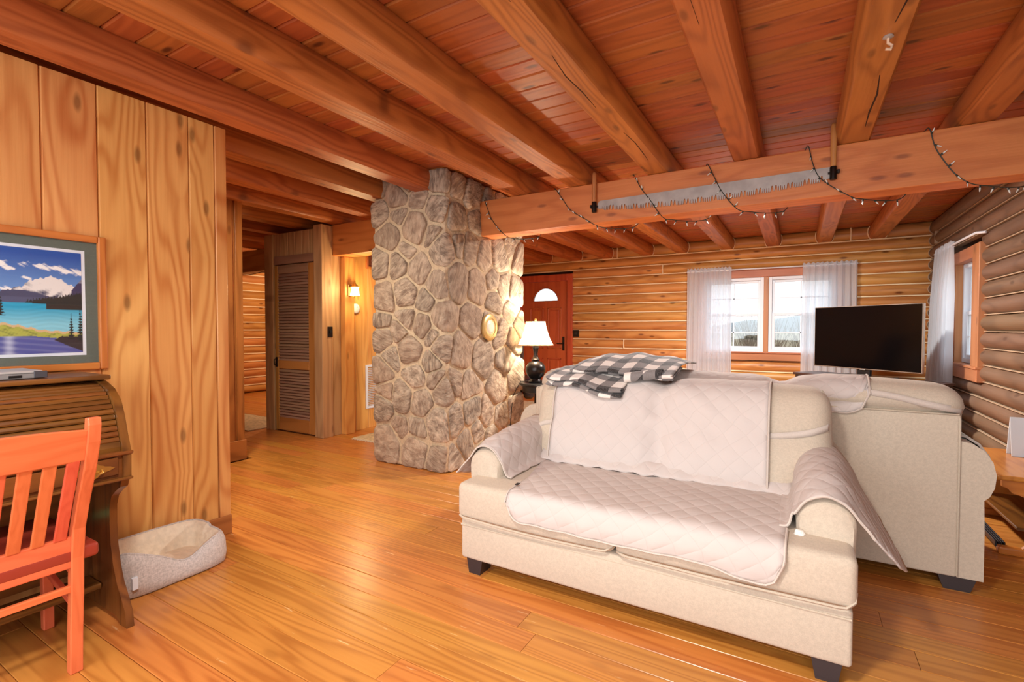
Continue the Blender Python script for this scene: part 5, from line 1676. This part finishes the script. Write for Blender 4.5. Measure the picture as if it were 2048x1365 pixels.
pr.grid(prfn, NU_, NV_)
mpr, nt, p_, out_ = new_mat('printed_landscape')
at_ = nd(nt, 'ShaderNodeAttribute'); at_.attribute_name = 'print'
nt.links.new(at_.outputs['Color'], p_.inputs['Base Color']); p_.inputs['Roughness'].default_value = .5
pr.build('print', mpr, pc)
MB().box(fx0 + .014, fx0 + .016, PY0 + bw, PY1 - bw, PZ0 + bw, PZ1 - bw).build('glazing', glass('picture_glass', gl=.035), pc)
lt = thing('laptop', 'closed grey laptop lying on top of the roll-top desk', 'laptop', (-2.79, .55, 1.066))
MB().box(-2.93, -2.69, .42, .775, 1.068, 1.088, b=.003).build('chassis', plain('laptop_grey', srgb(150, 146, 144), .4, metal=.3), lt)
MB().box(-2.925, -2.692, .43, .765, 1.089, 1.099, b=.003).build('lid', plain('laptop_lid', srgb(196, 192, 188), .4, metal=.3), lt)
MB().box(-2.694, -2.687, .735, .777, 1.069, 1.097, b=.002).build('hinge_cap', plain('laptop_dark', srgb(70, 66, 70), .5), lt)
MB().box(-2.692, -2.688, .66, .70, 1.073, 1.083, b=.001).build('port', M_black, lt)

# ------------------------------------------------------------------ orange chair
ch = thing('desk_chair', 'orange red slat-back wooden chair at the desk', 'chair', (-2.5, .5, 0))
def bar(p0, p1, w, d, axis):
    mb = MB()
    vs = []
    for p in (p0, p1):
        for a, b in ((-1, -1), (1, -1), (1, 1), (-1, 1)):
            if axis == 'z': vs.append((p[0] + a * w / 2, p[1] + b * d / 2, p[2]))
            elif axis == 'y': vs.append((p[0] + a * w / 2, p[1], p[2] + b * d / 2))
            else: vs.append((p[0], p[1] + a * w / 2, p[2] + b * d / 2))
    mb.add(vs, [(0, 1, 2, 3), (7, 6, 5, 4), (0, 4, 5, 1), (1, 5, 6, 2), (2, 6, 7, 3), (3, 7, 4, 0)])
    return mb
def bevel(o, w=.004):
    md = o.modifiers.new('soft_edge', 'BEVEL'); md.width = w; md.segments = 2; md.limit_method = 'ANGLE'
    me = o.data
    bm = bmesh.new(); bm.from_mesh(me); bmesh.ops.recalc_face_normals(bm, faces=bm.faces); bm.to_mesh(me); bm.free()
    return o
def postx(z): return interp([(0, -2.300), (.44, -2.268), (.96, -2.098)], z)
CYR, CYL = .722, .285
for cy in (CYL, CYR):
    mb = MB()
    zs = [0, .15, .30, .44, .55, .66, .78, .88, .94, .965]
    pts = []
    for i, z in enumerate(zs):
        x = postx(z); w = .036 if i < 9 else .026; d = .038
        for a, b in ((-1, -1), (1, -1), (1, 1), (-1, 1)): mb.v.append((x + a * w / 2, cy + b * d / 2, z))
    for i in range(len(zs) - 1):
        for k in range(4): mb.f.append((4 * i + k, 4 * i + (k + 1) % 4, 4 * i + 4 + (k + 1) % 4, 4 * i + 4 + k))
    mb.f.append((3, 2, 1, 0)); q = 4 * (len(zs) - 1); mb.f.append((q, q + 1, q + 2, q + 3))
    bevel(mb.build('back_post', W_chair('z'), ch))
rows = []
mb = MB()
for k in range(9):
    yv = lerp(CYL + .016, CYR - .016, k / 8)
    bow = .014 * sin(pi * k / 8)
    for z, dx in ((.815, -.010), (.815, .010), (.925, .010), (.925, -.010)):
        mb.v.append((postx(z) + dx + bow * .7 + .002, yv, z + (.012 * sin(pi * k / 8) if z > .9 else 0)))
for k in range(8):
    for q in range(4): mb.f.append((4 * k + q, 4 * k + (q + 1) % 4, 4 * k + 4 + (q + 1) % 4, 4 * k + 4 + q))
mb.f.append((3, 2, 1, 0)); mb.f.append((32, 33, 34, 35))
bevel(mb.build('crest_rail', W_chair('y'), ch))
bevel(bar((postx(.46), CYL + .016, .462), (postx(.46), CYR - .016, .462), .022, .115, 'y').build('lower_rail', W_chair('y'), ch))
for k in range(6):
    yv = .553 + .0605 * (k - 3)
    bevel(bar((postx(.515), yv, .515), (postx(.82) + .008, yv, .82), .012, .036, 'z').build('slat', W_chair('z'), ch), .003)
bevel(bar((postx(.32), CYL + .016, .325), (postx(.32), CYR - .016, .325), .018, .026, 'y').build('stretcher', W_chair('y'), ch))
for cy, fy in ((CYL, .235), (CYR, .772)):
    bevel(bar((-2.735, fy, 0), (-2.735, fy, .425), .036, .036, 'z').build('front_leg', W_chair('z'), ch))
    bevel(bar((postx(.26), cy, .25), (-2.735, fy, .25), .018, .028, 'x').build('side_stretcher', W_chair('x'), ch))
    bevel(bar((postx(.39), cy, .39), (-2.735, fy, .39), .020, .06, 'x').build('seat_rail', W_chair('x'), ch))
MB().rbox((-2.51, .503, .448), (.255, .285, .026), .014, (0, 0, .012), (6, 6, 2)).build('seat', plain('red_leather', srgb(150, 52, 34), .45), ch, smooth=60)

# ------------------------------------------------------------------ dog bed
db = thing('dog_bed', 'grey pet bed with a cream fleece inside by the panelled wall', 'pet bed', (-2.845, 1.255, 0))
M_bedout = fabric('bed_grey', srgb(196, 186, 180), weave=200, var=.2)
M_bedin = plain('bed_fleece', srgb(232, 216, 192), .95, noise=.08, nscale=40, bump=.5)
bx0, bx1, by0, by1 = -3.02, -2.655, 1.0, 1.515
bcx, bcy, bhx, bhy = (bx0 + bx1) / 2, (by0 + by1) / 2, (bx1 - bx0) / 2, (by1 - by0) / 2
def bed_h(th):
    x, y_ = cos(th), sin(th)
    e = 5.0
    k = (abs(x) ** e + abs(y_) ** e) ** (-1 / e)
    px, py = x * k, y_ * k          # on the unit superellipse
    hgt = .185
    front = max(0, px) ** 3
    hgt -= front * .085 * exp(-((py - .12) / .45) ** 2)
    hgt += .035 * exp(-((px - .9) ** 2 + (py + 1) ** 2) / .12)
    hgt -= .02 * max(0, py) * (1 if px > 0 else .3)
    return px, py, hgt
N = 72
def ringv(inset, zf, bulge=0):
    r_ = []
    for k in range(N):
        px, py, hh = bed_h(2 * pi * k / N)
        r_.append((bcx + px * (bhx - inset + bulge) * (1), bcy + py * (bhy - inset + bulge), zf(hh)))
    return r_
def rings(lst):
    mb = MB()
    for r_ in lst: mb.v += r_
    for i in range(len(lst) - 1):
        for k in range(N):
            mb.f.append((i * N + k, i * N + (k + 1) % N, (i + 1) * N + (k + 1) % N, (i + 1) * N + k))
    return mb
out_w = rings([ringv(.02, lambda h: .0), ringv(.002, lambda h: .012), ringv(-.004, lambda h: h * .35), ringv(.0, lambda h: h * .75), ringv(.012, lambda h: h * .97), ringv(.022, lambda h: h)])
out_w.f.append(tuple(range(N - 1, -1, -1)))
out_w.build('outer_wall', M_bedout, db, smooth=60)
inn = rings([ringv(.022, lambda h: h), ringv(.04, lambda h: h * .96), ringv(.058, lambda h: h * .7), ringv(.066, lambda h: h * .35 + .02), ringv(.075, lambda h: .058), ringv(.13, lambda h: .068)])
inn.f.append(tuple(5 * N + k for k in range(N)))
inn.build('fleece_lining', M_bedin, db, smooth=60)
MB().tube([Vector(p) for p in ringv(.022, lambda h: h)] + [Vector(ringv(.022, lambda h: h)[0])], .005, 6).build('rim_seam', M_bedout, db, smooth=60)
MB().box(-2.665, -2.648, 1.045, 1.068, .055, .11).build('care_tag', M_white, db)

# ------------------------------------------------------------------ lamps' own light, then added fill lights
lamp('table_lamp_light', 'POINT', (LX, LY, 1.27), 45, (1.0, .86, .66), .05)
lamp('sconce_light', 'POINT', (-4.50, 4.10, 1.72), 14, (1.0, .72, .38), .05)
lamp('side_room_fill', 'POINT', (-7.3, 5.9, 2.1), 60, (1.0, .78, .50), .15)  # added point light without a fixture, brightens the side room

def ceiling_light(label, x, y_, z, energy, color, down=False):  # added fixtures, out of view, to brighten areas the lamps leave dark
    o = thing('ceiling_light', label, 'ceiling light', (x, y_, z), group='added fill lights')
    MB().lathe([(.15, 0), (.16, -.012), (.15, -.025)], (x, y_, z), 28).build('canopy', M_brass, o, smooth=50)
    MB().lathe([(.145, -.025), (.14, -.05), (.11, -.08), (.06, -.095), (0, -.10)], (x, y_, z), 28).build('glass_dome', glow('dome_glass', (1, .93, .8, 1), 2.5), o, smooth=60)
    if down: lamp('ceiling_light_glow', 'AREA', (x, y_, z - .19), energy, color, (.25, .25))
    else: lamp('ceiling_light_glow', 'POINT', (x, y_, z - .16), energy, color, .08)
ceiling_light('added fill dome lighting the far sitting area', -.66, 5.6, CEIL - .002, 100, (1.0, .96, .90), True)
ceiling_light('added fill dome above the near end of the room', -.66, .25, CEIL - .002, 34, (1.0, .95, .88), True)
ceiling_light('added fill dome lighting the hallway', -3.76, 1.9, CEIL - .002, 24, (1.0, .90, .72), True)

def crack(x0, pts, w):
    host = [o for o in COL.objects if o.name.startswith('ceiling_joist') and abs(sum(v.co.x for v in o.data.vertices) / len(o.data.vertices) - x0) < .02][0]
    for s in range(0, len(pts) - 1, 5):
        run = pts[s:s + 4]
        if len(run) < 2: continue
        wd = [w * (.35 if k in (0, len(run) - 1) else 1) for k in range(len(run))]
        outline = [(x - q, y_) for (x, y_), q in zip(run, wd)] + [(x + q, y_) for (x, y_), q in reversed(list(zip(run, wd)))]
        MB().prism(outline, 'z', JB - .0008, JB + .003).build('crack', M_dark, host)
rk = random.Random(2)
crack(.295, [(.325 + .014 * sin(k * 2.9) + .004 * k / 14, .6 + .235 * k) for k in range(15)], .0045)
crack(-.975, [(-.965 + .02 * sin(k * .7) + .006 * sin(k * 2.9), 1.0 + .2 * k) for k in range(15)], .003)
crack(-.345, [(-.37 + .01 * sin(k * 1.4), .9 + .2 * k) for k in range(7)], .0025)
